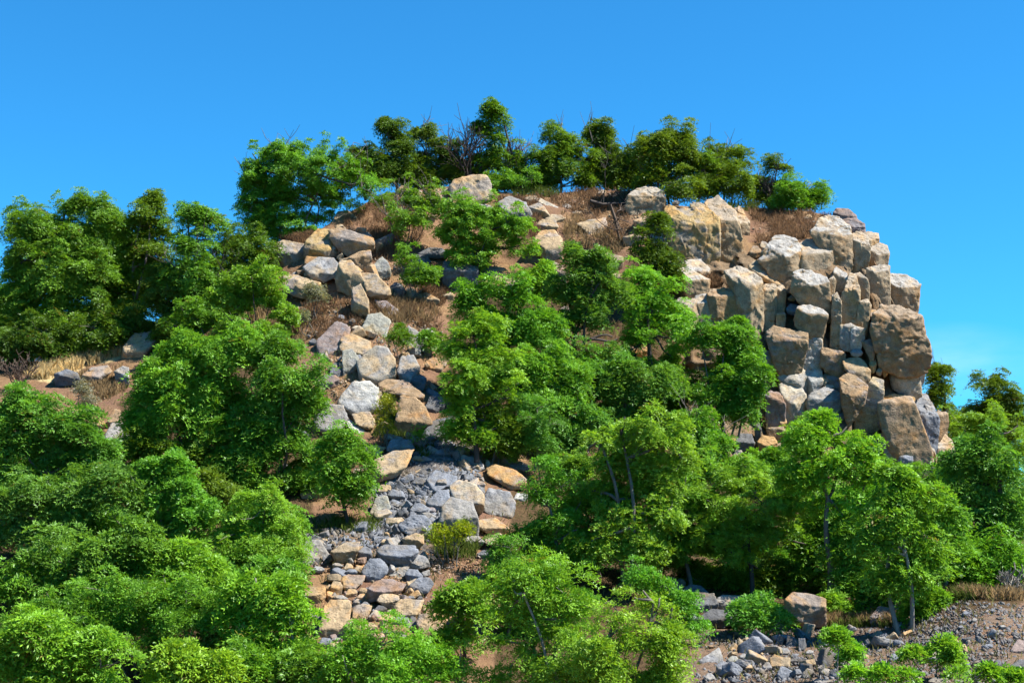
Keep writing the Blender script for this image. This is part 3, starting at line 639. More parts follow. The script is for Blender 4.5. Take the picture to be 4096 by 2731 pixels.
for x0,y0,x1,y1,lb in [(740,605,800,650,"small grey stone in the rim grass above the dead branch"),(500,700,570,745,"little tan stone in the soil slope left of the dead branch"),(560,745,640,785,"flat yellowish stone in the rim soil slope"),(390,770,520,830,"low tan rock beside the pale yellow slab"),(920,1045,990,1110,"brown rock under the tan ledge stone"),(1240,675,1290,710,"dark stone beneath the crest tree by the rim"),(825,1165,900,1210,"tan rock low behind the central trees"),(1010,1000,1110,1080,"tan rock behind the dark ledge tree")]:
    chunk("K5", lb, "greytan", x0, y0, x1, y1)
rock("K2", "huge pale tan block on the crest in front of the bare-topped trees", "tan", [(1565,622),(1610,560),(1720,530),(1810,530),(1847,592),(1822,682),(1650,692)], [(1580,662),(1660,732),(1780,732),(1856,692)], k=0.4, dd=-0.2)
rock("K2", "orange wedge-shaped rock left of the huge crest block", "orange", [(1380,627),(1440,597),(1500,640),(1512,702)], [(1430,702),(1500,722)], dd=-0.3, kb=0.5)
rock("K2", "orange boulder touching the left side of the huge crest block", "orange", [(1495,642),(1560,612),(1592,632)], [(1510,692),(1592,692)], k=0.5)
rock("K2", "orange boulder on the crest seen among bush leaves", "orange", [(1195,632),(1230,600),(1287,610),(1287,652)], [(1210,682),(1290,692)], k=0.5)
chunk("K2", "pale boulder between the orange ones on the crest", "tan", 1290, 630, 1412, 740)
chunk("K2", "tan boulder below the orange ones, behind leaves", "tan", 1320, 765, 1465, 870)
chunk("K2", "small orange-tan rock under the huge crest block", "orange", 1510, 690, 1650, 790)
chunk("K2", "shaded grey rock right under the huge crest block", "grey", 1690, 730, 1880, 830)
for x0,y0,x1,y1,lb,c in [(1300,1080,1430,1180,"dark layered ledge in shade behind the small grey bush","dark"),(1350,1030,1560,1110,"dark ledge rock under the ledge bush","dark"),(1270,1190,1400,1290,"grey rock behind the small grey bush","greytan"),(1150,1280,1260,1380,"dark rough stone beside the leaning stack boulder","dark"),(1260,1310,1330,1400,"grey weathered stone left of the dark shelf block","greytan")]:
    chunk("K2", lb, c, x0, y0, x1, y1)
# --- left shoulder
rock("K1", "large tan boulder at the end of the straw-coloured grass strip", "tan", [(710,977),(770,910),(890,898),(917,922),(830,1002),(720,1002)], [(700,1042),(760,1077),(830,1022)], dd=-0.5, kb=0.4)
rock("K1", "grey boulder peeping out above the big sumac bush", "grey", [(940,892),(1000,862),(1027,882)], [(950,922),(1020,917)])
rock("K1", "dark grey rounded rock under the straw grass, leftmost of three", "dark", [(315,1135),(380,1110),(440,1130),(452,1162)], [(320,1202),(440,1197)], dd=-0.75, thick=.9)
rock("K1", "flat brown rock in the middle under the straw grass", "brown", [(470,1140),(530,1098),(610,1088),(632,1120),(560,1150)], [(480,1172),(560,1182)], dd=-0.75, thick=.9)
rock("K1", "light grey rock under the straw grass, rightmost of three", "grey", [(655,1120),(700,1092),(732,1100),(735,1150)], [(665,1182),(730,1192)], dd=-0.75, thick=.9)
chunk("K1", "brown block below the straw strip beside the big sumac bush", "brown", 615, 1338, 705, 1450, dd=-0.5)
chunk("K1", "speckled dark rock half covered by the sumac leaves", "grey", 600, 1415, 765, 1570, dd=-0.6)
chunk("K1", "small brown rock left of the speckled dark one", "orange", 500, 1385, 600, 1450, dd=-0.3)
# --- upper talus
rock("K3", "grey lichened boulder above the hexagonal pale boulder", "green", [(830,912),(920,895),(1000,952),(960,1082),(880,1122),(760,1062)], [(770,1092),(890,1152),(950,1112)], k=0.6)
rock("K3", "large plum-brown boulder with a rounded top at the talus head", "plum", [(430,1112),(580,965),(680,1010),(660,1102),(600,1202),(450,1202)], [(440,1232),(520,1272),(610,1252)], k=0.7, kb=0.6, dd=-0.2)
rock("K3", "brown blocky boulder between the plum and the lichened ones", "greytan", [(620,1082),(700,1055),(840,1110),(836,1152),(740,1197),(650,1172)], [(615,1172),(640,1192),(780,1212),(850,1182)], dd=-0.3)
rock("K3", "narrow grey boulder left of the hexagonal pale boulder", "green", [(630,1192),(700,1175),(750,1242),(740,1292),(640,1342)], [(640,1402),(700,1422),(746,1382)], dd=-0.3, k=0.6, kb=0.4)
rock("K3", "big pale boulder with a hexagonal face turned to the viewer", "pale", [(750,1272),(890,1152),(975,1175),(1035,1252),(1032,1372),(920,1412),(770,1362)], [(770,1402),(880,1452),(1000,1442),(1032,1402)], k=0.5, kb=0.9, dd=-0.6, rough=0.7)
rock("K3", "tall grey slab leaning right of the lichened boulder", "grey", [(1085,1082),(1150,1000),(1230,1052),(1277,1112),(1272,1232),(1200,1262),(1100,1162)], [(1180,1272),(1262,1272)], k=0.5, dd=-0.1)
rock("K3", "grey boulder with a shadowed left side below the tall slab", "grey", [(1090,1242),(1180,1225),(1227,1312),(1160,1412),(1090,1382)], [(1060,1342),(1080,1412),(1160,1482),(1222,1402)], k=0.6, dd=-0.4)
rock("K3", "rough dark grey rock at the right foot of the shadowed boulder", "dark", [(1165,1412),(1240,1370),(1282,1400),(1272,1442)], [(1170,1482),(1260,1502)], dd=-0.3)
rock("K3", "flat dark brown boulder between the white and the orange-brown ones", "brown", [(920,1442),(980,1410),(1120,1420),(1252,1522),(1180,1542),(1000,1482)], [(930,1502),(1080,1562),(1240,1562)], dd=-0.3)
rock("K3", "whitish grey boulder below the hexagonal one", "white", [(620,1542),(720,1435),(830,1430),(900,1482),(892,1602),(700,1642),(600,1592)], [(640,1662),(780,1692),(890,1642)], k=0.5, dd=-0.4)
rock("K3", "pale speckled rock at the left edge of the central trees", "pale", [(1255,1032),(1300,1005),(1362,1052),(1330,1112)], [(1270,1092),(1340,1142)])
chunk("K3", "pale rock low beside the central trees' left edge", "pale", 1330, 1090, 1440, 1240)
rock("K3", "tan brown boulder under the left edge of the central trees", "brown", [(1240,1302),(1330,1240),(1450,1250),(1402,1322)], [(1260,1342),(1402,1362)])
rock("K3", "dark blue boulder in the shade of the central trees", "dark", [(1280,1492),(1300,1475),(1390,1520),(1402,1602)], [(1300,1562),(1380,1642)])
chunk("K3", "small tan block right of the tall leaning slab", "greytan", 1265, 1160, 1325, 1270)
for x0,y0,x1,y1,lb,c in [(435,1370,600,1470,"brown rock under the leaves left of the narrow grey boulder","plum"),(530,1280,640,1420,"dark brown rock in the shade under the plum boulder","dark"),(585,900,645,945,"small blue-grey stone on the red grass slope","blue"),(680,930,730,985,"dark little stone at the top of the plum boulder","dark"),(700,985,780,1030,"small pale slab right of the plum boulder's top","pale"),(230,565,290,600,"grey stone lying on the low square boulder","grey"),(990,650,1120,760,"dark rubble right of the smooth pale boulder","dark"),(365,1090,430,1140,"dark stone left of the plum boulder","dark")]:
    chunk("K3", lb, c, x0, y0, x1, y1, dd=-0.1)
# --- middle talus
rock("K4", "blue-grey boulder with a broad flat face left of the white ones", "grey", [(290,92),(360,30),(440,35),(470,102),(420,162),(320,152)], [(300,152),(340,177),(430,172)], k=0.6, dd=-0.3)
rock("K4", "small pale tan block above the bright white slab", "tan", [(500,82),(590,65),(620,112),(612,152),(540,142)], [(520,132),(580,162)], k=0.7, dd=-0.2)
rock("K4", "bright white slab beside the small sapling", "white", [(465,122),(480,108),(567,167),(540,190)], [(480,152),(540,197)], k=0.7)
rock("K4", "big orange-brown boulder with two lit faces meeting in a ridge", "brown", [(745,112),(770,-18),(850,-8),(900,42),(937,127),(870,102)], [(745,142),(760,192),(900,152),(937,132)], k=0.6, dd=-0.6, rough=0.8)
chunk("K4", "dark blue boulder behind the ridged orange-brown one", "dark", 905, -20, 1010, 112)
rock("K4", "dark blue-grey boulder with a tan foot right of the ridged one", "dark", [(890,192),(950,120),(1050,95),(1077,152),(960,212)], [(885,212),(920,262),(1020,262),(1072,202)], dd=-0.3)
rock("K4", "tall dark speckled rock in the shade of the big sumac bush", "dark", [(130,202),(170,150),(250,190),(247,292)], [(130,312),(200,342)], dd=-0.2, k=0.6)
chunk("K4", "small dark rock right of the tall speckled one", "dark", 220, 278, 302, 342, dd=-0.2)
rock("K4", "squarish blue-grey boulder at the top of the scree", "blue", [(695,262),(720,218),(810,220),(837,262)], [(690,282),(822,292)], dd=-0.2)
rock("K4", "big flat-topped sandy boulder above the scree", "tan", [(600,347),(720,290),(830,280),(800,342),(750,392),(660,422)], [(600,402),(640,452),(740,422),(792,372)], dd=-0.6, k=0.8, kb=0.4, rough=0.7)
rock("K4", "tan slab tucked behind the sandy flat-topped boulder", "tan", [(530,302),(600,252),(680,265),(640,302)], [(545,318),(620,322)])
chunk("K4", "dark blue jagged rock left of the small sapling", "dark", 78, 358, 172, 515, dd=-0.3)
rock("K4", "long blue-grey slab leaning left of the small sapling", "blue", [(160,492),(200,400),(310,380),(292,452)], [(175,512),(260,492)], k=0.6, dd=-0.2)
rock("K4", "pale tan flat boulder under the leaning blue-grey slab", "tan", [(215,522),(270,480),(357,465),(352,502)], [(230,552),(340,542)], dd=-0.2)
rock("K4", "light blue-grey slab right of the scree top", "grey", [(1070,362),(1100,305),(1200,330),(1227,377),(1150,402)], [(1090,392),(1200,412)], k=0.7)
rock("K4", "orange slab lying right of the scree", "orange", [(1245,387),(1290,358),(1400,390),(1457,437),(1380,467),(1310,452)], [(1260,422),(1380,497),(1450,482)], dd=-0.3)
rock("K4", "dark brown boulder in shade above the orange slab", "brown", [(1240,272),(1300,242),(1390,245),(1417,302)], [(1250,312),(1330,352),(1402,352)], dd=-0.2)
chunk("K4", "brown rock right of the dark brown boulder, under leaves", "plum", 1365, 338, 1480, 405)
rock("K4", "layered blue-grey boulder behind the pale hexagonal pair", "blue", [(915,442),(960,392),(1070,425),(1077,452),(960,502)], [(880,552),(930,522),(1040,482)], dd=-0.2)
rock("K4", "small blue slab standing left of the pale hexagonal pair", "blue", [(975,502),(1030,500),(1037,542),(1002,592),(965,587)], [(910,572),(970,622),(1002,602)], dd=-0.4, k=0.6)
rock("K4", "pale hexagonal boulder, upper one of the pair in the scree", "pale", [(1045,482),(1090,447),(1180,470),(1222,522),(1222,577),(1120,562),(1060,527)], [(1060,562),(1200,632),(1227,602)], dd=-0.6, k=0.7, rough=0.7)
rock("K4", "pale hexagonal boulder with a tall dark side, lower one of the pair", "grey", [(1005,592),(1050,545),(1160,570),(1180,632),(1110,662),(1040,652)], [(985,682),(1060,722),(1190,752),(1197,692)], dd=-1.0, k=0.8, kb=0.3, rough=0.7)
rock("K4", "big grey boulder with a flat rough face right of the pale pair", "grey", [(1220,562),(1260,495),(1370,515),(1397,572),(1370,652),(1290,642)], [(1240,622),(1300,662),(1390,642)], k=0.5, dd=-0.2)
rock("K4", "flat greenish-grey rock face touching the small sapling", "green", [(600,622),(630,545),(690,535),(707,592),(680,642)], [(600,652),(670,667)], k=0.5, dd=-0.2)
chunk("K4", "blue chunk in the scree above the blue and tan boulder", "blue", 820, 572, 918, 652, dd=-0.2)
rock("K4", "blue boulder with a tan patch in the middle of the scree", "blue", [(760,692),(830,640),(900,645),(947,692),(940,732),(800,737)], [(770,722),(830,750),(940,747)], k=0.55, dd=-0.4)
rock("K4", "pale wedge below the blue boulder with the tan patch", "tan", [(775,767),(850,740),(890,745),(862,777)], [(790,802),(860,827),(892,792)], dd=-0.3)
rock("K4", "white boulder behind the yellow-flowered broom", "white", [(960,752),(980,716),(1067,762),(1062,787)], [(980,792),(1050,797)], dd=-0.1)
rock("K4", "long tan slab on the right edge of the scree", "tan", [(1195,667),(1290,655),(1367,712),(1270,717)], [(1200,702),(1260,747),(1367,757)], dd=-0.2)
chunk("K4", "pale grey stone between the broom and the tan slabs", "grey", 1100, 752, 1228, 815)
rock("K4", "sandy block below the long tan slab", "tan", [(1240,757),(1320,742),(1377,787),(1372,812)], [(1240,792),(1340,837)], dd=-0.2)
chunk("K4", "dark grey rock below the sandy block on the right", "dark", 1192, 832, 1295, 895)
for x0,y0,x1,y1,lb,c in [(640,470,720,530,"tan chip on the upper left of the scree","tan"),(835,430,905,500,"dark grey chunk in the upper scree","dark"),(740,470,820,520,"dark flat chunk in the upper left scree","dark"),(700,550,760,610,"blue chunk right of the greenish face","blue"),(760,560,810,610,"dark chunk between the greenish face and the blue chunk","dark"),(700,620,770,690,"dark blue block under the greenish face","dark"),(905,650,970,700,"small blue rock left of the lower pale boulder","blue"),(1235,330,1262,395,"narrow pale stone left of the orange slab","greytan"),(1180,450,1235,490,"small tan stone above the big grey boulder","greytan"),(1395,515,1470,570,"white weathered stone at the leaves right of the big grey boulder","white"),(960,265,1060,330,"flat blue stone above the layered boulder","blue"),(880,260,980,310,"light grey flat stone right of the squarish boulder","grey"),(1070,265,1150,310,"small tan stones at the scree crest","tan"),(120,580,180,640,"whitish rock at the left edge of the shaded earth","white"),(150,655,250,760,"grey rock in the sapling's shadow","greytan"),(190,740,330,810,"dark blue rock in the sapling's shadow","dark"),(430,300,520,370,"pale rock seen through the sapling","tan"),(500,380,560,420,"tan rock right of the sapling's crown","tan"),(900,590,960,640,"brown tilted block left of the small blue slab","plum"),(830,310,900,350,"tan strip of rock above the scree","tan")]:
    chunk("K4", lb, c, x0, y0, x1, y1, dd=-0.1)
# --- lower talus
rock("E", "large split grey boulder at the left end of the lower talus", "grey", [(400,502),(470,420),(600,430),(642,502),(560,602),(460,672),(395,632)], [(480,692),(690,652),(702,592)], k=0.6, dd=-0.4)
rock("E", "boulder with a brown broken corner right of the split grey one", "greytan", [(715,542),(860,450),(1010,440),(962,522),(870,542)], [(790,652),(900,652),(970,602),(986,522)], dd=-0.5, kb=0.5)
rock("E", "small blue block left of the broad blue boulder", "blue", [(1000,542),(1070,485),(1130,510),(1142,562)], [(1010,622),(1070,637),(1146,592)], dd=-0.3)
rock("E", "broad blue boulder with a dark underside in the lower talus", "blue", [(1200,522),(1290,470),(1580,480),(1612,542),(1500,592),(1370,582),(1240,562)], [(1240,642),(1500,692),(1592,592)], dd=-0.6, kb=0.6)
rock("E", "light grey block at the right end below the broad blue boulder", "grey", [(1520,632),(1610,570),(1700,590),(1732,642),(1640,682)], [(1520,692),(1640,717),(1746,692)], dd=-0.4)
rock("E", "big blue-grey boulder with faceted sides in the middle of the lower talus", "blue", [(1040,742),(1130,610),(1230,620),(1302,692),(1210,822),(1110,802)], [(1110,872),(1210,852),(1302,752)], k=0.6, dd=-0.5)
rock("E", "pale blue flat slab right of the faceted boulder", "grey", [(1320,782),(1390,700),(1530,700),(1492,782),(1440,832)], [(1320,822),(1440,842)], k=0.7)
chunk("E", "blue rock under the pale blue flat slab", "blue", 1495, 722, 1675, 885, dd=-0.2)
rock("E", "rounded blue boulder with a white patch at the right edge of the lower talus", "blue", [(1530,902),(1640,810),(1740,815),(1782,882),(1720,962),(1600,932)], [(1500,962),(1600,997),(1720,972)], dd=-0.4, k=0.6)
rock("E", "sandy orange block in the left of the lower talus", "orange", [(835,802),(900,780),(1067,790),(1052,842),(960,902),(870,912)], [(850,922),(880,947),(970,922)], dd=-0.4)
rock("E", "long slab with a pinkish top jutting out in the centre of the lower talus", "plum", [(1115,922),(1190,850),(1330,830),(1482,882),(1440,942),(1300,957),(1170,947)], [(1105,1042),(1150,1057),(1230,982),(1430,972)], dd=-0.7, kb=0.5)
chunk("E", "grey block in shade left of the sandy orange block", "greytan", 712, 850, 835, 1000, dd=-0.3)
rock("E", "tan boulder at the left leaves of the lower talus", "tan", [(440,992),(490,910),(650,905),(657,952),(560,992)], [(470,1062),(600,1092),(652,1012)], dd=-0.3)
rock("E", "tan-topped block under the pinkish slab", "greytan", [(1240,992),(1290,970),(1420,1000),(1427,1042),(1310,1062)], [(1200,1052),(1330,1132),(1402,1092)], dd=-0.5, kb=0.5)
rock("E", "big pale boulder with yellow weeds on its top", "tan", [(1365,1122),(1450,1040),(1672,1050),(1650,1132),(1580,1192),(1430,1192)], [(1400,1212),(1500,1237),(1602,1197)], dd=-0.5, k=0.7)
rock("E", "large square tan boulder with a shaded front near the bottom", "tan", [(650,1122),(720,1055),(900,1060),(912,1112),(897,1242),(872,1332),(605,1332)], [(590,1422),(720,1437),(870,1432),(886,1352)], k=0.65, kb=0.15, dd=-0.7, rough=0.8)
rock("E", "flat tan boulder with a shadow across it right of the square one", "tan", [(950,1122),(1050,1085),(1137,1110),(1110,1192),(1020,1257),(945,1222)], [(960,1252),(1050,1267)], k=0.6, dd=-0.3)
rock("E", "upright tan block leaning on the large square boulder", "tan", [(890,1262),(930,1245),(1002,1270),(962,1382),(885,1392)], [(890,1472),(970,1442)], k=0.6, dd=-0.5)
chunk("E", "wide tan block at the bottom leaves, right of the upright one", "tan", 980, 1280, 1195, 1405, dd=-0.4)
rock("E", "round pale boulder with a grey rim at the bottom right of the talus", "tan", [(1615,1262),(1650,1195),(1830,1195),(1922,1252),(1830,1372),(1700,1387),(1630,1342)], [(1640,1392),(1740,1422),(1842,1392)], k=0.5, dd=-0.4)
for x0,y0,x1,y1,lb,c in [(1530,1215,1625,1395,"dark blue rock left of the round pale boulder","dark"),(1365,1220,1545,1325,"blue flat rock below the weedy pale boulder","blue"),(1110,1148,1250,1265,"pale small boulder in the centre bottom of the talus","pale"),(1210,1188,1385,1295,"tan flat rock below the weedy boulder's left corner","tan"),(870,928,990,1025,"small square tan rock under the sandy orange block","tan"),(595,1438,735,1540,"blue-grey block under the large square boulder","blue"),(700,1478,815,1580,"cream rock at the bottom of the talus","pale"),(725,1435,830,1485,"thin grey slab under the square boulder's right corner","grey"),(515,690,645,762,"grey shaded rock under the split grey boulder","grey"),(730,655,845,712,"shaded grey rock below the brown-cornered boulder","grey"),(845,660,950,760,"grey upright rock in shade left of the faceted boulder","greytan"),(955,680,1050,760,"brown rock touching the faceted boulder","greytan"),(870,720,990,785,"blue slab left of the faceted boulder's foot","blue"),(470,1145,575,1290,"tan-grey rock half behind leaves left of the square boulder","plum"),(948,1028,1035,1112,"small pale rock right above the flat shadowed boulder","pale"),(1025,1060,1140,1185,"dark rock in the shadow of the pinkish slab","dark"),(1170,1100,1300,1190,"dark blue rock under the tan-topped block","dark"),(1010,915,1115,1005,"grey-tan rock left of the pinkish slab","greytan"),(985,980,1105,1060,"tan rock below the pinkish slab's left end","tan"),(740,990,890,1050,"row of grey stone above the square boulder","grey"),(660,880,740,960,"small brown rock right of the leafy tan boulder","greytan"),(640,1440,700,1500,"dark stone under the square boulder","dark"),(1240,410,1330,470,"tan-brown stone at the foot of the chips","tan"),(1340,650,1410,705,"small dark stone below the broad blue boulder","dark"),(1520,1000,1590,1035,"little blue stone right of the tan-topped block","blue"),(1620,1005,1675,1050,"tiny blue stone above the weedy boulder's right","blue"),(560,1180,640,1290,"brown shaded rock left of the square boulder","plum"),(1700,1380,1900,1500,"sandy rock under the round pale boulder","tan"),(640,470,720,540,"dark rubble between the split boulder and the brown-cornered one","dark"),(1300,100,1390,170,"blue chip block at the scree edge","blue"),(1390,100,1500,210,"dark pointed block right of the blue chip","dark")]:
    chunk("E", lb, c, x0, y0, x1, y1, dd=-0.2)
# --- big boulder and the mound at the lower right
rock("K7", "large cube-like brown boulder alone under the right-hand trees", "brown", [(858,785),(900,745),(985,748),(1000,772),(1090,780),(1097,832),(900,802)], [(850,852),(880,932),(970,952),(1090,942)], dd=-1.5, sink=0.6, thick=1.1, rough=0.8, k=1.1, kb=0.08)
for x0,y0,x1,y1,lb,c,n in [(60,640,182,745,"brown boulder at the upper left of the shaded rock group","brown",0),(155,650,225,710,"small brown rock between the brown and grey boulders of the shaded group","brown",1),(220,622,335,690,"grey boulder at the back of the shaded rock group","grey",2),(190,690,362,790,"dark blue boulder in the middle of the shaded rock group","dark",3),(245,740,425,890,"black-sided block standing in the shaded rock group","dark",4),(300,845,565,955,"long dark boulder at the foot of the shaded rock group","dark",5),(400,755,600,850,"flat pale grey slab behind the long dark boulder","grey",6),(110,710,200,770,"small grey rocks left in the shaded rock group","grey",7),(230,860,310,940,"blue stone left of the long dark boulder","blue",8),(1390,830,1560,985,"half-shaded boulder beside the pale double trunk","plum",9),(1500,815,1590,880,"tan rock top behind the double trunk","tan",10)]:
    chunk("K7", lb, c, x0, y0, x1, y1, dd=-0.5, group="rocks under the right-hand trees")
G = "rocks on the gravel mound"
rock("G", "long flat light grey slab at the left of the gravel mound", "grey", [(165,407),(290,325),(307,347),(220,417)], [(175,440),(215,470),(300,440),(320,417)], group=G, dd=-0.2)
rock("G", "squarish blue-grey block below the long flat slab", "blue", [(285,442),(320,412),(400,445),(412,472),(300,462)], [(290,522),(360,542),(410,512)], group=G, dd=-0.3, k=0.9, kb=0.1)
rock("G", "pyramid-shaped dark rock near the crest of the mound", "dark", [(750,300),(760,240),(800,250),(852,310),(800,335)], [(750,325),(800,342),(845,325)], group=G, dd=-0.2, k=0.5)
rock("G", "angular brown-grey rock in the middle of the mound", "greytan", [(635,410),(670,365),(720,385),(728,405),(680,415)], [(645,435),(690,448),(726,420)], group=G, dd=-0.2)
rock("G", "split upright blue rock at the bottom of the mound", "blue", [(690,500),(720,445),(790,480),(785,520),(740,530)], [(695,545),(740,560),(785,545)], group=G, dd=-0.2, k=0.6)
rock("G", "mustard yellow stone near the mound's crest", "cream", [(458,335),(480,290),(515,300),(512,330),(480,360)], [(465,355),(490,370),(510,350)], group=G, k=0.6).color = (.45, .32, .11, 1)
for x0,y0,x1,y1,lb,c in [(690,322,775,378,"grey rock left of the pyramid-shaped one","grey"),(435,358,488,420,"light blue-grey stone right of the yellow stone's foot","grey"),(350,375,432,442,"greenish grey block above the squarish blue one","green"),(465,222,530,288,"blue slabs just above the yellow stone","blue"),(1195,395,1268,458,"squarish blue rock at the edge of the tree's shadow","blue"),(1445,358,1512,448,"pointed dark blue rock on the mound's right","blue"),(1065,340,1175,395,"blue rock lying in the tree's shadow on the mound","dark"),(980,458,1055,530,"pyramid of grey rock at the mound's lower middle","grey"),(2262,272,2400,405,"pale pink boulder cut by the right edge of the view","plum"),(2255,400,2420,505,"dark boulder below the pink one at the right edge","dark"),(845,455,912,515,"brown rock left of the grey pyramid","brown"),(740,388,882,424,"thin dark slab lying in the middle of the mound","dark"),(585,418,652,478,"blue rock with a brown foot below the thin slab","blue"),(1708,345,1785,425,"whitish boulder behind the right sapling's leaves","pale"),(198,488,268,560,"light blue rock left of the squarish block","grey"),(930,528,1055,580,"flat pale rock at the bottom edge of the mound","grey"),(1085,395,1160,460,"dark blue rock below the shadowed blue one","dark"),(1460,495,1540,560,"tan rock at the mound's bottom among leaves","tan"),(540,448,590,480,"small blue stone in the lower mound","blue"),(475,435,525,478,"small tan stone beside the squarish block","tan"),(1710,520,1850,580,"blue-grey rock at the bottom right of the mound","blue"),(1400,470,1460,530,"grey stone left of the tan bottom rock","greytan"),(2000,118,2035,152,"pointed stone on the right mound's top","grey"),(1905,168,1945,195,"blue stone on the right mound's left side","blue"),(1830,212,1870,245,"light blue stone below the right mound's shoulder","blue"),(2165,110,2210,135,"dark stone at the right mound's crest","dark"),(2190,165,2230,190,"grey flat stone on the right mound","grey"),(1935,70,1980,108,"upturned slab near the right mound's crest","blue"),(2130,60,2155,85,"tiny blue slab at the crest of the right mound","blue"),(1740,172,1785,208,"dark stone at the foot of the right mound's grass","dark"),(1500,245,1535,272,"dark stone in the middle of the mound saddle","dark"),(1305,285,1345,312,"dark stone in the tree's shadow edge","dark"),(880,335,935,372,"grey split stone right of the pyramid rock","grey"),(575,370,610,400,"small pale stone in the mound's centre","grey"),(220,300,262,322,"brown stone at the mound's left crest","brown"),(500,355,560,388,"flat blue stone near the yellow one","blue"),(1265,365,1300,392,"flat grey stone right of the shadowed blue rock","grey"),(1590,470,1645,505,"grey stone under the right saplings","grey"),(1950,410,1990,450,"blue stone in the lower right of the mound","blue"),(2150,400,2200,470,"dark narrow rock left of the edge boulders","dark")]:
    chunk("G", lb, c, x0, y0, x1, y1, dd=-0.12, group=G)

# --- loose small stones: one mesh kept per shape, one object per stone
_protos = []
for i in range(9):
    rg = np.random.default_rng(100 + i)
    pp = rg.normal(size=(14, 3)); pp /= np.linalg.norm(pp, axis=1)[:, None]; pp *= np.array([1, .8, .55]) * rg.uniform(.75, 1.1, (14, 1))
    me, c = rock_mesh("stone", pp, 3, rg, 0.8, 3, 40); _protos.append(me)
_slabs = []
for i in range(8):
    rg = np.random.default_rng(300 + i)
    pp = np.array([(x, y, z) for x in (-1, 1) for y in (-1, 1) for z in (-1, 1)], float) * rg.uniform(.65, 1.1, (8, 3)) * np.array([1.0, .75, .45])
    me, c = rock_mesh("rock_slab", pp, 4, rg, 0.9, 3, 260); _slabs.append(me)
def stones(n, poly, rmin, rmax, cols, label, group, seed, protos=None, name="stone", cat="stone"):
    rg = np.random.default_rng(seed); k = 0
    P_ = np.array(poly, float)
    while k < n:
        u = rg.uniform(P_[:, 0].min(), P_[:, 0].max()); v = rg.uniform(P_[:, 1].min(), P_[:, 1].max())
        if not in_poly(u, v, poly): continue
        k += 1
        r = rmin * (rmax / rmin) ** (rg.uniform() ** 1.8)
        p = PT(u * VS, v * VS, float(DF(u * VS, v * VS)) - 0.05)
        pr = protos or _protos
        o = bpy.data.objects.new(name, pr[int(rg.integers(len(pr)))]); COL.objects.link(o)
        o.location = tuple(p + np.array([0, -r * 0.2, r * 0.25])); o.scale = (r, r * rg.uniform(.7, 1), r * rg.uniform(.7, 1.2))
        o.rotation_euler = (R(30) + rg.normal() * .5, rg.normal() * .5, rg.uniform(0, 6.28))
        cc = PAL[cols[int(rg.integers(len(cols)))]]; j = rg.uniform(.8, 1.2); o.color = (*[x * j for x in cc], 0)
        tag(o, label, cat, group, "thing")
stones(70, [(910,1040),(960,1000),(1080,1030),(1100,1120),(1030,1180),(960,1240),(860,1240),(900,1180),(870,1130)], .06, .22, ["dark", "blue", "grey", "dark", "tan"], "small angular slate-grey stone in the scree between the big pale boulders", "loose stones of the scree", 1)
stones(75, [(1605,1500),(1700,1450),(1900,1450),(2060,1430),(2200,1390),(2350,1400),(2350,1568),(1620,1568)], .05, .17, ["dark", "blue", "grey", "blue", "tan", "greytan"], "small loose stone scattered on the gravel mound", "loose stones of the gravel mound", 2)
stones(40, [(720,1240),(880,1220),(1000,1280),(990,1430),(960,1460),(740,1450)], .06, .2, ["blue", "tan", "grey", "greytan", "dark"], "small loose stone between the boulders of the lower talus", "loose stones of the lower talus", 3)
stones(20, [(1000,1280),(1130,1260),(1150,1330),(1060,1370),(1000,1400)], .04, .10, ["blue", "grey", "tan"], "small pebble on the bare orange earth beside the talus", "loose pebbles on the orange earth", 4)
stones(22, [(1230,500),(1400,450),(1500,520),(1420,570),(1260,580)], .04, .12, ["tan", "greytan"], "small tan stone in the sandy slope under the dead branch", "loose stones of the sandy rim", 5)
stones(20, [(1720,520),(1860,500),(1900,530),(1760,560)], .04, .1, ["tan", "greytan", "plum"], "small stone in the dry grass slope behind the leaning column", "loose stones of the grassy rim", 6)
stones(15, [(690,700),(830,690),(820,760),(700,790)], .04, .12, ["tan", "greytan", "blue"], "small stone on the red grass slope below the boulder stack", "loose stones below the stack", 7)
stones(14, [(60,900),(240,870),(280,960),(200,980),(80,950)], .05, .14, ["plum", "greytan", "dark"], "small stone on the brown slope under the straw grass", "loose stones of the left slope", 8)
stones(12, [(1800,830),(1960,690),(2000,1000),(1850,1000)], .05, .14, ["tan", "orange", "pale"], "small broken stone lodged in a crevice of the cliff", "loose stones in the cliff", 9)
CH = [(900,1030),(960,1010),(1090,1040),(1110,1120),(1060,1180),(1000,1240),(900,1250),(740,1260),(720,1230),(860,1200),(890,1120)]
stones(75, CH, .08, .24, ["blue", "dark", "grey", "blue", "greytan"], "angular slate-grey slab lodged in the upper scree", "angular slabs of the scree", 31, _slabs, "rock_slab", "rock slab")
stones(60, [(715,1250),(880,1240),(1000,1290),(985,1450),(940,1480),(740,1470)], .09, .22, ["tan", "greytan", "blue", "grey", "plum"], "angular tan or grey slab wedged between the boulders of the lower talus", "angular slabs of the lower talus", 32, _slabs, "rock_slab", "rock slab")
stones(40, [(720,830),(860,720),(900,760),(1000,860),(1000,1000),(880,1030),(740,960)], .12, .32, ["tan", "greytan", "grey", "plum", "blue"], "angular rock in the gaps of the boulder chain below the stack", "rocks in the boulder chain", 33, _slabs, "rock_slab", "rock slab")
stones(36, [(630,590),(780,520),(880,560),(900,690),(700,690)], .14, .36, ["tan", "greytan", "brown"], "angular rock filling a gap in the boulder stack", "rocks in the boulder stack", 34, _slabs, "rock_slab", "rock slab")
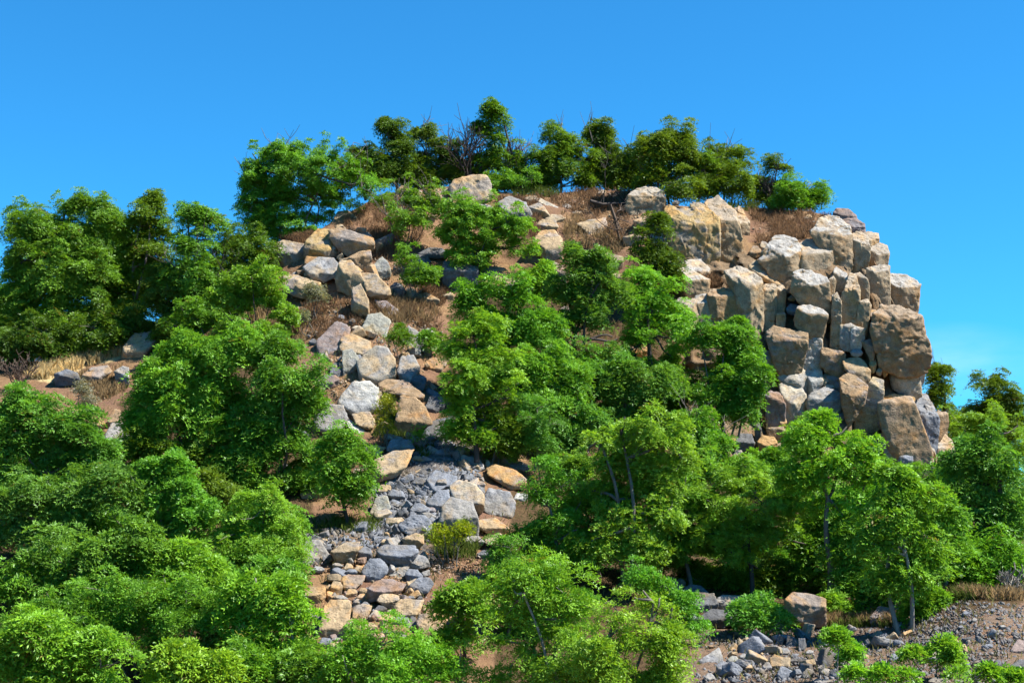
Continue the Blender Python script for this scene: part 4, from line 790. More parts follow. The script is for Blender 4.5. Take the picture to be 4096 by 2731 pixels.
stones(40, [(1605,1500),(1700,1460),(1900,1455),(2060,1440),(2100,1470),(2050,1568),(1620,1568)], .10, .24, ["dark", "blue", "grey", "greytan"], "angular slate slab lying on the gravel mound", "slabs on the gravel mound", 35, _slabs, "rock_slab", "rock slab")
# gravel too small and too many to count
def gravel(name, poly, n, rmin, rmax, color, seed):
    rg = np.random.default_rng(seed); P_ = np.array(poly, float)
    u = rg.uniform(P_[:, 0].min(), P_[:, 0].max(), n * 3); v = rg.uniform(P_[:, 1].min(), P_[:, 1].max(), n * 3)
    m = in_poly(u, v, poly); u, v = u[m][:n] * VS, v[m][:n] * VS
    P = PT(u, v, DF(u, v) - 0.03); n = len(P)
    base = np.array([(1,0,0),(-1,0,0),(0,1,0),(0,-1,0),(0,0,.6),(0,0,-.6)], float)
    f = np.array([(0,2,4),(2,1,4),(1,3,4),(3,0,4),(2,0,5),(1,2,5),(3,1,5),(0,3,5)])
    r = rmin * (rmax / rmin) ** (rg.uniform(size=n) ** 2)
    A = rg.normal(size=(n, 3, 3)); Q, _ = np.linalg.qr(A)
    V = (base[None] * rg.uniform(.5, 1.4, (n, 6, 1)) * np.array([1.4, 1.0, .55])) @ Q * r[:, None, None] + P[:, None]
    F = (f[None] + 6 * np.arange(n)[:, None, None]).reshape(-1, 3)
    o = obj(name, mesh_from(name, V.reshape(-1, 3), F, ROCK), None, None, color, 0.0)
    return tag(o, None, None, None, "stuff")
gravel("scree_gravel", [(900,1030),(960,1000),(1080,1030),(1110,1130),(1020,1200),(960,1250),(820,1260),(740,1240),(880,1190),(860,1120)], 7500, .02, .13, PAL["blue"], 21)
gravel("mound_gravel", [(1590,1460),(1760,1440),(1950,1440),(2060,1425),(2200,1376),(2352,1390),(2352,1568),(1600,1568)], 9000, .012, .06, (.115, .11, .11), 22)
gravel("talus_gravel", [(700,1250),(880,1220),(1010,1280),(1130,1270),(1150,1360),(1000,1450),(730,1470)], 4500, .012, .06, (.20, .132, .076), 23)
gravel("scree_chips", CH, 2600, .05, .13, PAL['dark'], 27)
gravel("slope_gravel", [(640,560),(800,520),(1000,640),(1020,800),(900,990),(740,950),(660,760)], 4500, .015, .08, PAL["greytan"], 25)
gravel("rim_gravel", [(1220,470),(1420,440),(1520,520),(1450,580),(1250,590)], 3000, .015, .07, PAL["tan"], 24)
# ------------------------------------------------------------------ trees and shrubs
def tube_np(paths, sides=5):
    """paths: list of (points (n,3), radii (n,)) -> verts, quads"""
    Vs, Fs, off = [], [], 0
    ang = np.linspace(0, 2 * np.pi, sides, endpoint=False)
    for pts, rad in paths:
        pts = np.asarray(pts, float); n = len(pts)
        tg = np.gradient(pts, axis=0); tg /= np.maximum(np.linalg.norm(tg, axis=1), 1e-9)[:, None]
        ref = np.where(np.abs(tg[:, 2:3]) > 0.9, np.array([[1., 0, 0]]), np.array([[0, 0, 1.]]))
        a = np.cross(tg, ref); a /= np.maximum(np.linalg.norm(a, axis=1), 1e-9)[:, None]; b = np.cross(tg, a)
        ring = pts[:, None] + (a[:, None] * np.cos(ang)[None, :, None] + b[:, None] * np.sin(ang)[None, :, None]) * np.asarray(rad)[:, None, None]
        Vs.append(ring.reshape(-1, 3))
        i = np.arange((n - 1) * sides).reshape(n - 1, sides); j = np.roll(i, -1, 1)
        Fs.append(np.stack([i, j, j + sides, i + sides], -1).reshape(-1, 4) + off); off += n * sides
    return np.concatenate(Vs), np.concatenate(Fs)
def bend(a, b, rg, n=6, w=0.08, sag=0.0):
    a = np.asarray(a, float); b = np.asarray(b, float); t = np.linspace(0, 1, n)[:, None]
    L = np.linalg.norm(b - a); p = a + (b - a) * t
    k = rg.normal(size=3) * w * L
    p = p + np.sin(t * np.pi) * k + np.sin(t * 2 * np.pi) * rg.normal(size=3) * w * 0.5 * L
    p[:, 2] += (np.sin(t * np.pi) * sag * L)[:, 0]
    return p
# leaf kinds: leaves per rosette, leaf length, pairs of leaflets, leaflet length, width, droop, clump spacing
KIND = {"sumac": (7, .25, 3, .090, .030, .50, .64), "robinia": (6, .21, 4, .058, .027, .35, .62), "bush": (7, .13, 2, .066, .028, .25, .55),
        "broom": (5, .20, 2, .06, .02, -.3, .7), "fine": (6, .18, 3, .056, .021, .3, .6), "sage": (6, .14, 2, .055, .02, -.2, .7)}
def foliage(lobes, kind, dens, rg, holes=0.26):
    nl, LL, pairs, ll, lw, droop, sp = KIND[kind]
    RO, AX = [], []
    clumps = []
    for c, e in lobes:
        e = np.maximum(e - (0.02 + 0.12 * LL), 0.5 * e); area = math.pi * e[0] * e[2]
        nc = max(3, int(area / (1.72 * min(0.36 * sp, 0.6 * min(e[0], e[2]))) ** 2 * 2.0 * dens))
        d = rg.normal(size=(nc, 3)); d /= np.linalg.norm(d, axis=1)[:, None]
        rr = rg.uniform(0.25, 1.0, nc) ** 0.45
        rr *= rg.uniform(0.62, 1.18, nc)
        for q in range(int(3 + 5 * e[0])):                # leading shoots that break the outline
            a = rg.normal(size=3); a[2] = abs(a[2]) * 1.2; a /= np.linalg.norm(a)
            p0 = c + a * e * 0.9; d2 = a * 0.5 + np.array([rg.normal() * .25, 0, 1.0]); hL = rg.uniform(.12, .42) * min(1, e[0] * 1.2)
            sh = p0 + d2 * np.linspace(0, 1, 3)[:, None] * hL
            clumps.append(np.concatenate([sh, np.broadcast_to(c, sh.shape), np.full((3, 1), min(.13, .4 * e[0]))], 1))
        rcl = min(0.36 * sp, 0.6 * min(e[0], e[2]))
        pc = c + d * rr[:, None] * np.maximum(e - 0.55 * rcl, 0.3 * e)
        clumps.append(np.concatenate([pc, np.broadcast_to(c, pc.shape), np.full((nc, 1), rcl)], 1))
    C = np.concatenate(clumps)
    if len(C) > 12:                                     # bays and holes in the crown
        w = fbm(C[:, :3] * 1.25 + rg.uniform(0, 50, 3), 2, 3)
        keep = (w > np.quantile(w, holes)) | (rg.uniform(size=len(C)) < 0.12)
        C = C[keep]
    for row in C:
        pc, cc = row[:3], row[3:6]
        rc = row[6] * rg.uniform(0.7, 1.35)
        n = max(3, int(12 * (row[6] / (0.36 * sp)) ** 1.5 * rg.uniform(0.6, 1.3)))
        d = rg.normal(size=(n, 3)); d[:, 2] = np.abs(d[:, 2]) * 0.9 - 0.15; d /= np.linalg.norm(d, axis=1)[:, None]
        p = pc + d * rc * rg.uniform(0.3, 1.15, (n, 1)) * np.array([1.2, 1.2, 0.75])
        ax = d * 0.8 + (pc - cc) / max(np.linalg.norm(pc - cc), .1) * 0.45 + np.array([0, 0, 0.65]) + rg.normal(size=(n, 3)) * 0.25
        RO.append(p); AX.append(ax / np.linalg.norm(ax, axis=1)[:, None])
    RO = np.concatenate(RO); AX = np.concatenate(AX); n = len(RO)
    ref = rg.normal(size=(n, 3)); a = np.cross(AX, ref); a /= np.linalg.norm(a, axis=1)[:, None]; b = np.cross(AX, a)
    ph = (np.arange(nl) / nl * 2 * np.pi)[None] + rg.uniform(0, 6.28, (n, 1)) + rg.normal(size=(n, nl)) * 0.3
    el = rg.uniform(0.15, 0.75, (n, nl))                 # lift of each leaf from the rosette plane
    out = a[:, None] * np.cos(ph)[..., None] + b[:, None] * np.sin(ph)[..., None]
    dr = out * np.cos(el)[..., None] + AX[:, None] * np.sin(el)[..., None]        # (n, nl, 3)
    L = LL * rg.uniform(0.7, 1.25, (n, nl, 1))
    side = np.cross(dr, AX[:, None] + rg.normal(size=(n, nl, 3)) * 0.35); side /= np.maximum(np.linalg.norm(side, axis=-1), 1e-6)[..., None]
    Vq = []
    tl = np.linspace(0.30, 0.92, pairs)
    specs = [(t, s) for t in tl for s in (-1, 1)] + [(0.95, 0)]
    for t, s in specs:
        base = RO[:, None] + dr * L * t
        base[..., 2] -= droop * (L[..., 0] * t) ** 2 / LL
        ld = dr * (0.55 if s else 1.0) + side * (0.85 * s)
        ld[..., 2] -= droop * 0.55 * t
        ld = ld + rg.normal(size=ld.shape) * 0.16; ld /= np.linalg.norm(ld, axis=-1)[..., None]
        wv = np.cross(ld, np.cross(dr, side) + rg.normal(size=ld.shape) * 0.35); wv /= np.maximum(np.linalg.norm(wv, axis=-1), 1e-6)[..., None]
        l = ll * rg.uniform(0.75, 1.2, (n, nl, 1)); w = lw * rg.uniform(0.8, 1.2, (n, nl, 1))
        Vq.append(np.stack([base, base + ld * l * 0.45 + wv * w * 0.5, base + ld * l, base + ld * l * 0.45 - wv * w * 0.5], 2))
    V = np.stack(Vq, 2)                                   # (n, nl, specs, 4, 3)
    ns = len(specs)
    tint = np.clip(rg.normal(0.45, 0.16, (n, 1, 1)) + rg.normal(0, 0.10, (n, nl, 1)) + rg.normal(0, 0.07, (n, nl, ns)), 0, 0.985)
    seed = rg.uniform(size=(n, 1, 1)) > 0.988
    tint = np.where(seed & (rg.uniform(size=tint.shape) < 0.6), 1.0, tint)
    V = V.reshape(-1, 3); F = np.arange(len(V)).reshape(-1, 4)
    return V, F, tint.ravel(), C[:, :3]
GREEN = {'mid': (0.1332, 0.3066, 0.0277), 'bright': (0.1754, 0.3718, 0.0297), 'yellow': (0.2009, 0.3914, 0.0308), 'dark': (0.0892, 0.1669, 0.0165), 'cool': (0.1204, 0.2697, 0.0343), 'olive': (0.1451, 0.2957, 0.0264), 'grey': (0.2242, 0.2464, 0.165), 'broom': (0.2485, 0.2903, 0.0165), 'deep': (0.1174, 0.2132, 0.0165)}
BARKC = {'grey': (0.15, 0.1275, 0.105), 'dark': (0.0562, 0.0413, 0.0338), 'pale': (0.255, 0.2325, 0.2025), 'brown': (0.1125, 0.075, 0.0525)}
NLEAF = 0
LG_ = "trees on the left shoulder"
def tree(name, label, base, lobes, color, kind="sumac", dens=1.0, dd=0.0, group="trees and shrubs on the rocky hill", stems=1, bark="grey", cat="tree", tr=None, seed=0, deep=0.8, leafless=0, skirt=1, Dabs=None):
    """base (x, y) and crown lobes (x, y, rx, ry) are notes taken in the 2352-wide photo; dd moves the tree along the view axis."""
    global NLEAF
    rg = np.random.default_rng(int(base[0] * 7 + base[1] * 13 + seed))
    bu, bv = base[0] * VS, base[1] * VS
    D = Dabs if Dabs else float(DF(bu, bv)) + dd
    B = PT(bu, bv, D); s = D / FPX * VS
    root = bpy.data.objects.new(name, None); COL.objects.link(root); root.location = tuple(B); root.empty_display_size = 0.3
    tag(root, label, cat, group)
    lobes = list(lobes)
    if skirt:      # low side branches that close the space under the crown
        yb = max(y + ry for x, y, rx, ry in lobes); x0 = min(x - rx for x, y, rx, ry in lobes); x1 = max(x + rx for x, y, rx, ry in lobes)
        gap = min(base[1], 1640) - yb
        if gap > 14:
            wdt = x1 - x0
            for fx in (.25, .5, .75): lobes.append((x0 + wdt * (fx + rg.normal() * .07), yb + gap * rg.uniform(.15, .6), wdt * rg.uniform(.15, .24), max(gap * rg.uniform(.3, .55), 16)))
    LB = []
    for i, (x, y, rx, ry) in enumerate(lobes):
        c = PT(x * VS, y * VS, D + rg.normal() * 0.25 * rx * s) - B
        LB.append((c, 1.04 * np.array([rx * s, max(min(rx, ry), .6 * max(rx, ry)) * s * deep, ry * s])))
    V, F, tint, C = foliage(LB, kind, dens, rg, 0.10 if group in (LG_, "undergrowth shrubs", "trees on the left slope") else 0.26)
    NLEAF += len(F)
    crown = obj("crown", mesh_from("crown", V, F, LEAF, False, {"tint": ('FACE', tint)}), root)
    crown.color = (*[x * rg.uniform(.92, 1.08) for x in GREEN[color]], 1)
    # stems, limbs to each lobe, twigs to the leaf clumps
    H = max(c[2] + e[2] for c, e in LB); tr = tr or max(0.035, 0.018 * H + 0.02)
    paths = []
    cen = np.mean([c for c, e in LB], 0)
    nodes = []
    tops = [cen * np.array([1, 1, 0.75])] if stems == 1 else [LB[i % len(LB)][0] + rg.normal(size=3) * 0.15 for i in range(stems)]
    for tp in tops:
        st = np.array([rg.normal() * 0.12 * (stems > 1), rg.normal() * 0.1 * (stems > 1), -0.25])
        p = bend(st, tp, rg, 9, 0.05); paths.append((p, np.linspace(tr, tr * 0.5, 9) / math.sqrt(stems))); nodes.append(p[4:])
    nodes = np.concatenate(nodes)
    for c, e in LB:
        i = np.argmin(np.linalg.norm(nodes - c, axis=1) + 0.6 * np.maximum(nodes[:, 2] - c[2], 0))
        for q in range(2):
            tgt = c + rg.normal(size=3) * e * 0.35 + np.array([0, 0, e[2] * 0.3 * q])
            p = bend(nodes[i], tgt, rg, 6, 0.07); paths.append((p, np.linspace(tr * 0.5, tr * 0.2, 6)))
            nodes = np.concatenate([nodes, p[2:]])
    tg = C[rg.permutation(len(C))[:min(len(C), 70)]]
    for c in tg:
        i = np.argmin(np.linalg.norm(nodes - c, axis=1))
        p = bend(nodes[i], c, rg, 4, 0.08); paths.append((p, np.linspace(max(tr * 0.16, .012), .006, 4)))
    for q in range(leafless):
        c, e = LB[int(rg.integers(len(LB)))]
        tgt = c + np.array([rg.normal() * e[0] * .7, rg.normal() * e[1] * .4, e[2] * rg.uniform(.8, 1.35)])
        i = np.argmin(np.linalg.norm(nodes - c, axis=1))
        p = bend(nodes[i], tgt, rg, 6, 0.06); paths.append((p, np.linspace(.022, .007, 6)))
        for z in range(4):
            j = int(rg.integers(2, 6)); d = rg.normal(size=3) * .18; d[2] = abs(d[2]) + .15
            paths.append((bend(p[j], p[j] + d * 1.6, rg, 3, .05), np.linspace(.011, .005, 3)))
    v, f = tube_np(paths, 5)
    t = obj("trunk", mesh_from("trunk", v, f, BARK, True), root); t.color = (*BARKC[bark], 1)
    return root
def bare(name, label, base, tip_w, height, color, n=9, dd=0.0, lean=0.0, seed=0, group="bare branched shrubs", cat="bare tree", depth=4, r0=0.075):
    rg = np.random.default_rng(int(base[0] * 3 + base[1]) + seed)
    bu, bv = base[0] * VS, base[1] * VS; D = float(DF(bu, bv)) + dd; B = PT(bu, bv, D); s = D / FPX * VS
    root = bpy.data.objects.new(name, None); COL.objects.link(root); root.location = tuple(B); tag(root, label, cat, group)
    H = height * s; Wd = tip_w * s
    trunk, twigs = [], []
    def grow(p0, d, L, r, lev, acc):
        p = [p0]; q = p0.copy(); dd_ = d.copy()
        for i in range(4):
            dd_ = dd_ + rg.normal(size=3) * 0.10 + np.array([0, 0, .05]); dd_ /= np.linalg.norm(dd_); q = q + dd_ * L / 4; p.append(q.copy())
        acc.append((np.array(p), np.linspace(r, r * 0.55, 5)))
        if lev == 0: return
        for k in range(int(rg.integers(2, 4))):
            j = int(rg.integers(2, 5)); e = dd_ + rg.normal(size=3) * np.array([.55, .45, .25]); e /= np.linalg.norm(e)
            grow(p[j], e, L * rg.uniform(.55, .8), max(r * 0.6, .011), lev - 1, twigs)
    for i in range(n):
        d = np.array([lean + rg.normal() * Wd / H * 0.35, rg.normal() * .2, 1.0]); d /= np.linalg.norm(d)
        grow(np.array([rg.normal() * .06, rg.normal() * .06, -.1]), d, H * .42 * rg.uniform(.75, 1.1), r0 if n < 4 else r0 * .6, depth - 1, trunk)
    for nm, ps in (("trunk", trunk), ("branches", twigs)):
        v, f = tube_np(ps, 4); o = obj(nm, mesh_from(nm, v, f, BARK, True), root); o.color = (*BARKC[color], 1)
    return root

# --- crest trees, left to right
CR = "trees along the crest"
tree("shrub_tree", "large light green bush on the crest above the boulder stack", (700,545), [(640,400,80,70),(740,400,90,65),(610,470,60,60),(720,470,100,70),(820,440,55,60),(660,350,60,35),(580,420,35,40),(660,530,80,45),(590,520,45,50)], "mid", "bush", 1.25, dd=1.0, group=CR, stems=4, leafless=10)
tree("crest_tree", "slim dark tree standing tall left of the bare-topped ones", (915,440), [(900,310,30,38),(915,345,28,28),(910,385,45,40),(900,415,60,28)], "dark", "sumac", 1.2, dd=1.3, group=CR)
tree("crest_tree", "low dark tree between the light bush and the slim tall tree", (840,445), [(825,362,42,28),(850,400,60,40),(800,400,40,40)], "dark", "sumac", 1.2, dd=1.6, group=CR)
tree("crest_tree", "dark crest tree directly left of the bare twigs", (1010,440), [(975,310,25,24),(1000,370,55,50),(1040,395,45,40),(975,410,40,32)], "dark", "sumac", 1.1, dd=1.4, group=CR, leafless=8)
bare("bare_tree", "tree with bare dark branches fanned against the sky, tallest on the crest", (1080,435), 150, 185, "dark", 14, dd=1.0, group=CR)
tree("crest_tree", "tall leafy tree right of the bare fan, highest leaves on the crest", (1190,445), [(1135,262,25,22),(1140,310,34,36),(1105,300,16,22),(1120,360,50,45),(1165,340,26,30)], "deep", "sumac", 1.1, dd=1.2, group=CR, stems=2, bark="dark")
bare("bare_tree", "brownish bare tree on the crest between two leafy ones", (1185,435), 130, 150, "brown", 13, dd=1.7, group=CR)
tree("crest_tree", "leafy crest tree behind the dead branch's left end", (1290,450), [(1290,330,42,34),(1250,375,45,36),(1310,385,58,50),(1240,420,40,28),(1330,425,45,26)], "deep", "sumac", 1.15, dd=1.0, group=CR, leafless=6)
tree("crest_tree", "crest tree with a rounded knob of leaves at its top", (1385,445), [(1372,300,36,24),(1385,335,44,34),(1400,385,50,42),(1360,400,34,40)], "dark", "sumac", 1.15, dd=1.1, group=CR, leafless=5)
tree("crest_tree", "thin-leaved crest tree left of the widest one", (1455,450), [(1450,365,30,28),(1450,410,40,34),(1420,420,25,26)], "deep", "sumac", .95, dd=1.5, group=CR, leafless=5)
tree("crest_tree", "widest rounded crest tree above the four rim columns", (1545,468), [(1540,325,62,32),(1500,350,42,34),(1575,355,40,34),(1540,400,70,48),(1570,435,52,32),(1490,420,35,35)], "deep", "sumac", 1.25, dd=0.9, group=CR, stems=2)
tree("crest_tree", "tree at the right end of the crest row, above the pale rim column", (1670,475), [(1665,362,40,26),(1700,390,45,34),(1640,395,40,40),(1690,430,52,36),(1620,420,30,40)], "deep", "sumac", 1.15, dd=1.0, group=CR, stems=2, leafless=4)
bare("bare_tree", "thin dark bare tree alone near the right end of the crest", (1770,478), 75, 120, "dark", 8, dd=0.6, group=CR)
tree("crest_tree", "sparse tufts of leaves around the thin bare tree", (1775,478), [(1780,392,32,20),(1790,430,24,24)], "dark", "sumac", .5, dd=0.8, group=CR)
tree("crest_shrub", "low rounded shrub at the right end of the crest", (1835,487), [(1835,440,48,24),(1860,460,42,24),(1800,458,36,26),(1830,470,60,16)], "mid", "sumac", 1.25, dd=0.5, group=CR, cat="shrub")
tree("crest_shrub", "small bright shrub beside the huge crest block", (1150,447), [(1150,430,40,16),(1200,420,40,20)], "mid", "bush", 1.1, dd=.4, group=CR, cat="shrub")
for lb, base, lobes, c in [("small leafy shrub filling the crest between the slim tree and the bare fan", (960,442), [(955,405,34,28),(975,425,40,22)], "deep"),
 ("low leafy shrub at the foot of the bare fan of branches", (1070,440), [(1060,405,36,26),(1090,420,40,22)], "dark"),
 ("low leafy shrub at the foot of the brownish bare tree", (1200,446), [(1185,400,34,30),(1215,425,40,22)], "deep"),
 ("leafy shrub between the thin-leaved crest tree and the knob-topped one", (1420,448), [(1415,385,34,34),(1430,425,40,24)], "dark"),
 ("leafy shrub joining the widest crest tree to the right end of the row", (1615,474), [(1610,395,34,36),(1620,440,44,26)], "deep"),
 ("little shrub between the crest row and the thin bare tree", (1735,478), [(1735,440,28,26),(1745,462,30,16)], "deep")]:
    tree("crest_shrub", lb, base, lobes, c, "sumac", 1.0, dd=1.4, group=CR, cat="shrub", stems=3, leafless=7)
# --- left group behind the straw strip
LG = "trees on the left shoulder"
tree("broad_tree", "big yellow-green tree at the far left of the view", (110,835), [(170,475,38,26),(90,530,80,48),(180,560,85,60),(60,600,60,70),(120,640,100,70),(200,640,60,70),(110,740,90,70),(245,500,40,42),(30,690,60,50)], "olive", "sumac", 1.3, dd=1.2, group=LG, bark="dark")
tree("broad_tree", "lower leafy tree cut by the left edge of the view", (10,800), [(20,690,60,40),(40,735,50,45),(-10,760,60,60)], "olive", "sumac", 1.25, dd=0.6, group=LG)
tree("broad_tree", "tree with a narrow leafy spike between the yellow-green and the twiggy one", (330,800), [(345,470,22,26),(335,510,48,34),(330,570,65,50),(340,640,60,60),(300,720,50,50),(250,690,40,60)], "deep", "sumac", 1.2, dd=1.5, group=LG)
bare("bare_tree", "tall bare twigs sticking up from the left tree group", (455,800), 110, 345, "dark", 5, dd=1.6, group=LG)
tree("broad_tree", "tree with sparse yellowish leaves around bare top twigs", (450,800), [(440,500,40,26),(490,520,34,28),(450,570,70,45),(440,650,75,60),(430,730,60,50)], "mid", "sumac", 1.0, dd=1.2, group=LG, leafless=8)
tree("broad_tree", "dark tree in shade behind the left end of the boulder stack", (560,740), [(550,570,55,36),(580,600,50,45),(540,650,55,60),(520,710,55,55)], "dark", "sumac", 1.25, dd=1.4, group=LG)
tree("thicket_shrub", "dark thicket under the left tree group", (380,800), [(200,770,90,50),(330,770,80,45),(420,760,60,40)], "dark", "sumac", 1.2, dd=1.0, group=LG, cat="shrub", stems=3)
bare("bare_shrub", "grey-brown leafless shrub at the left edge beside the straw grass", (45,890), 110, 95, "brown", 12, dd=-.3, group=LG, cat="bare shrub", r0=.03)
tree("broad_tree", "tall leafy tree filling the gap behind the narrow spiked one", (260,790), [(270,540,50,50),(260,610,60,60),(300,670,60,60),(210,730,60,50)], "mid", "sumac", 1.2, dd=2.2, group=LG)
tree("broad_tree", "leafy tree whose low branches touch the straw grass", (180,845), [(150,790,70,40),(230,780,60,44),(90,800,50,36)], "deep", "sumac", 1.2, dd=.9, group=LG)
tree("broad_tree", "dark tree closing the view between the twiggy tree and the boulder stack", (500,790), [(500,640,60,60),(470,720,70,50),(560,680,50,50),(390,680,60,60)], "dark", "sumac", 1.2, dd=2.0, group=LG)
# --- left slope
LS = "trees on the left slope"
tree("slope_bush", "bright bush with many thin stems right below the boulder stack", (590,800), [(580,645,52,30),(540,690,45,36),(620,690,58,40),(650,735,34,36),(500,700,28,30)], "bright", "bush", 1.2, group=LS, dd=-.3, stems=7, bark="brown")
tree("slope_bush", "low bush left of the many-stemmed one", (470,800), [(460,730,50,28),(430,770,50,28),(520,770,60,30)], "mid", "bush", 1.1, group=LS, stems=5)
tree("sumac_bush", "huge sumac bush with reddish seed heads filling the left slope", (480,1090), [(430,835,60,40),(510,810,75,45),(352,892,50,50),(460,890,100,60),(420,970,110,60),(330,970,50,60),(520,980,80,60)], "bright", "sumac", 1.25, group=LS, dd=-.4, stems=5, bark="brown")
tree("sumac_bush", "sumac bush shading the dark speckled rock, right of the huge one", (600,1120), [(610,820,80,40),(660,880,80,50),(700,930,55,40),(600,960,90,60),(640,1020,80,45),(540,1050,80,50)], "mid", "sumac", 1.2, group=LS, dd=-.5, stems=4, bark="brown")
tree("slope_tree", "tree reaching the left edge below the brown earth slope", (60,1180), [(40,950,60,36),(100,985,75,40),(30,1040,70,50),(130,1060,80,50),(190,1000,55,40),(210,1060,50,45)], "cool", "sumac", 1.2, group=LS, dd=-.3)
tree("slope_tree", "spreading tree at the left edge in the second row", (60,1300), [(50,1150,90,45),(160,1150,90,50),(260,1140,70,45),(60,1230,80,50),(130,1260,60,50)], "cool", "sumac", 1.15, group=LS, dd=-.3)
tree("slope_tree", "bright pointed tree in the middle of the left slope", (370,1300), [(360,1080,50,36),(340,1130,75,45),(420,1140,60,50),(370,1200,80,50),(440,1210,50,50)], "mid", "bush", 1.25, group=LS, dd=-.6)
tree("slope_tree", "light green feathery tree beside the lower talus", (590,1350), [(600,1160,60,35),(560,1210,70,45),(630,1220,55,50),(590,1280,90,50),(660,1290,45,40),(530,1280,50,50)], "bright", "fine", 1.35, group=LS, dd=-.6, stems=2)
tree("slope_tree", "shadowed tree low in the left slope's dark hollow", (240,1420), [(200,1290,80,45),(100,1310,90,50),(300,1260,60,45),(270,1330,50,35)], "cool", "sumac", 1.05, group=LS, dd=.2)
tree("slope_tree", "small bright tree over the dark hollow", (430,1400), [(400,1290,60,30),(360,1320,50,28),(450,1320,60,36)], "bright", "sumac", 1.1, group=LS, dd=-.5)
tree("slope_bush", "broad fine-leaved yellowish bush across the lower left", (320,1540), [(250,1390,90,32),(370,1380,80,32),(150,1430,90,36),(300,1440,110,45),(430,1430,70,50),(60,1440,70,32),(380,1500,90,50),(220,1490,90,40)], "olive", "fine", 1.35, group=LS, dd=-.4, stems=6)
tree("slope_tree", "tree with reddish seeds and a grey forked trunk at the lower left", (640,1580), [(600,1370,60,35),(660,1380,55,35),(560,1420,60,40),(640,1440,70,40),(700,1430,30,40),(580,1490,50,40),(690,1510,40,35)], "bright", "sumac", 1.2, group=LS, dd=-.8, stems=2, bark="pale")
tree("slope_tree", "light-leaved tree at the bottom left corner", (130,1640), [(60,1470,70,36),(160,1500,80,36),(40,1540,70,45),(200,1550,90,40),(280,1530,60,40)], "bright", "sumac", 1.25, group=LS, dd=-1.2)
tree("slope_shrub", "lemon green shrub at the bottom between the left trees", (430,1640), [(430,1520,50,30),(390,1550,55,30),(490,1550,55,36)], "yellow", "sumac", 1.2, group=LS, dd=-1.4, cat="shrub")
tree("slope_shrub", "dark undergrowth shrub behind the forked trunk", (520,1560), [(520,1490,50,40),(480,1440,40,40),(560,1550,60,30)], "deep", "bush", 1.1, group=LS, dd=-.2, cat="shrub")
tree("slope_shrub", "dense low shrub along the foot of the sumac bush", (660,1130), [(700,1080,30,24),(560,1110,50,30)], "deep", "sumac", .9, group=LS, cat="shrub")
# --- talus
TA = "plants on the rock slide"
tree("sapling", "small leafy sapling standing in the middle of the rock slide", (792,1200), [(790,1010,40,26),(760,1040,34,24),(810,1060,36,30),(765,1090,36,28),(810,1120,44,32),(790,1165,50,26)], "mid", "sumac", 1.15, group=TA, dd=-.3, bark="dark")
tree("broom_plant", "tall yellow-flowering broom left of the ridged brown boulder", (885,1005), [(885,950,22,22),(888,985,22,18)], "broom", "broom", 1.6, group=TA, dd=-.5, cat="plant", stems=6)
tree("broom_plant", "yellow-flowering broom between the pale boulders and the orange earth", (1030,1275), [(1010,1245,28,16),(1045,1250,24,18),(1065,1225,12,16)], "broom", "broom", 1.4, group=TA, dd=-.5, cat="plant", stems=6)
tree("broom_plant", "sparse yellow broom in front of the dark blue-grey boulder", (1030,1035), [(1030,1005,18,20)], "broom", "broom", .9, group=TA, dd=-.5, cat="plant", stems=5)
tree("broom_plant", "green broom stems beside the layered boulder's shade", (1110,1045), [(1108,1015,12,18),(962,1015,14,14)], "mid", "broom", 1.0, group=TA, dd=-.4, cat="plant", stems=4)
tree("sagebush", "silver-grey sagebush below the stack's low square boulder", (725,715), [(725,690,26,18),(712,676,18,14)], "grey", "sage", 1.5, group=TA, dd=-.5, cat="plant", stems=5)
tree("sagebush", "small silver sagebush lower on the red grass slope", (700,755), [(698,735,14,16)], "grey", "sage", 1.2, group=TA, dd=-.4, cat="plant", stems=4)
tree("sagebush", "silvery sagebush on the brown slope under the straw grass", (190,965), [(185,905,20,16),(195,935,22,22)], "grey", "sage", 1.4, group=TA, dd=-.5, cat="plant", stems=5)
tree("small_shrub", "thin green shrub growing between the lichened boulder and the tall slab", (910,810), [(905,780,22,22),(935,790,18,18),(918,760,12,12)], "deep", "fine", 1.0, group=TA, dd=-.6, cat="plant", stems=5)
tree("small_shrub", "little leafy shrub on the pale rock left of the central trees", (990,800), [(985,775,16,16),(995,795,14,14)], "mid", "sumac", 1.0, group=TA, dd=-.6, cat="plant")
# --- upper ledge
UL = "shrubs on the upper ledge"
tree("ledge_bush", "dense glossy bush on the ledge over the shaded blocks", (1095,625), [(1090,495,70,36),(1040,530,60,40),(1150,530,70,45),(1100,570,100,36),(1190,575,45,30),(1080,610,50,22)], "bright", "bush", 1.35, group=UL, dd=-.7, stems=4, cat="shrub", bark="dark")
tree("ledge_bush", "loose greyish twiggy bush behind the stack", (930,560), [(900,470,50,32),(960,470,60,32),(930,520,60,40),(1000,480,40,30)], "olive", "bush", .8, group=UL, dd=-.3, stems=5, cat="shrub", leafless=12)
tree("ledge_bush", "small grey-green bush hanging left of the shaded blocks", (950,665), [(935,600,28,30),(955,640,40,22),(985,645,24,18)], "mid", "bush", 1.0, group=UL, dd=-.6, stems=4, cat="shrub")
tree("dark_tree", "upright dark tree on the ledge left of the stacked grey blocks", (1505,660), [(1510,515,22,20),(1500,555,38,26),(1515,600,44,30),(1480,580,24,26),(1520,640,44,24)], "dark", "sumac", 1.25, group=UL, dd=-.8, bark="dark")
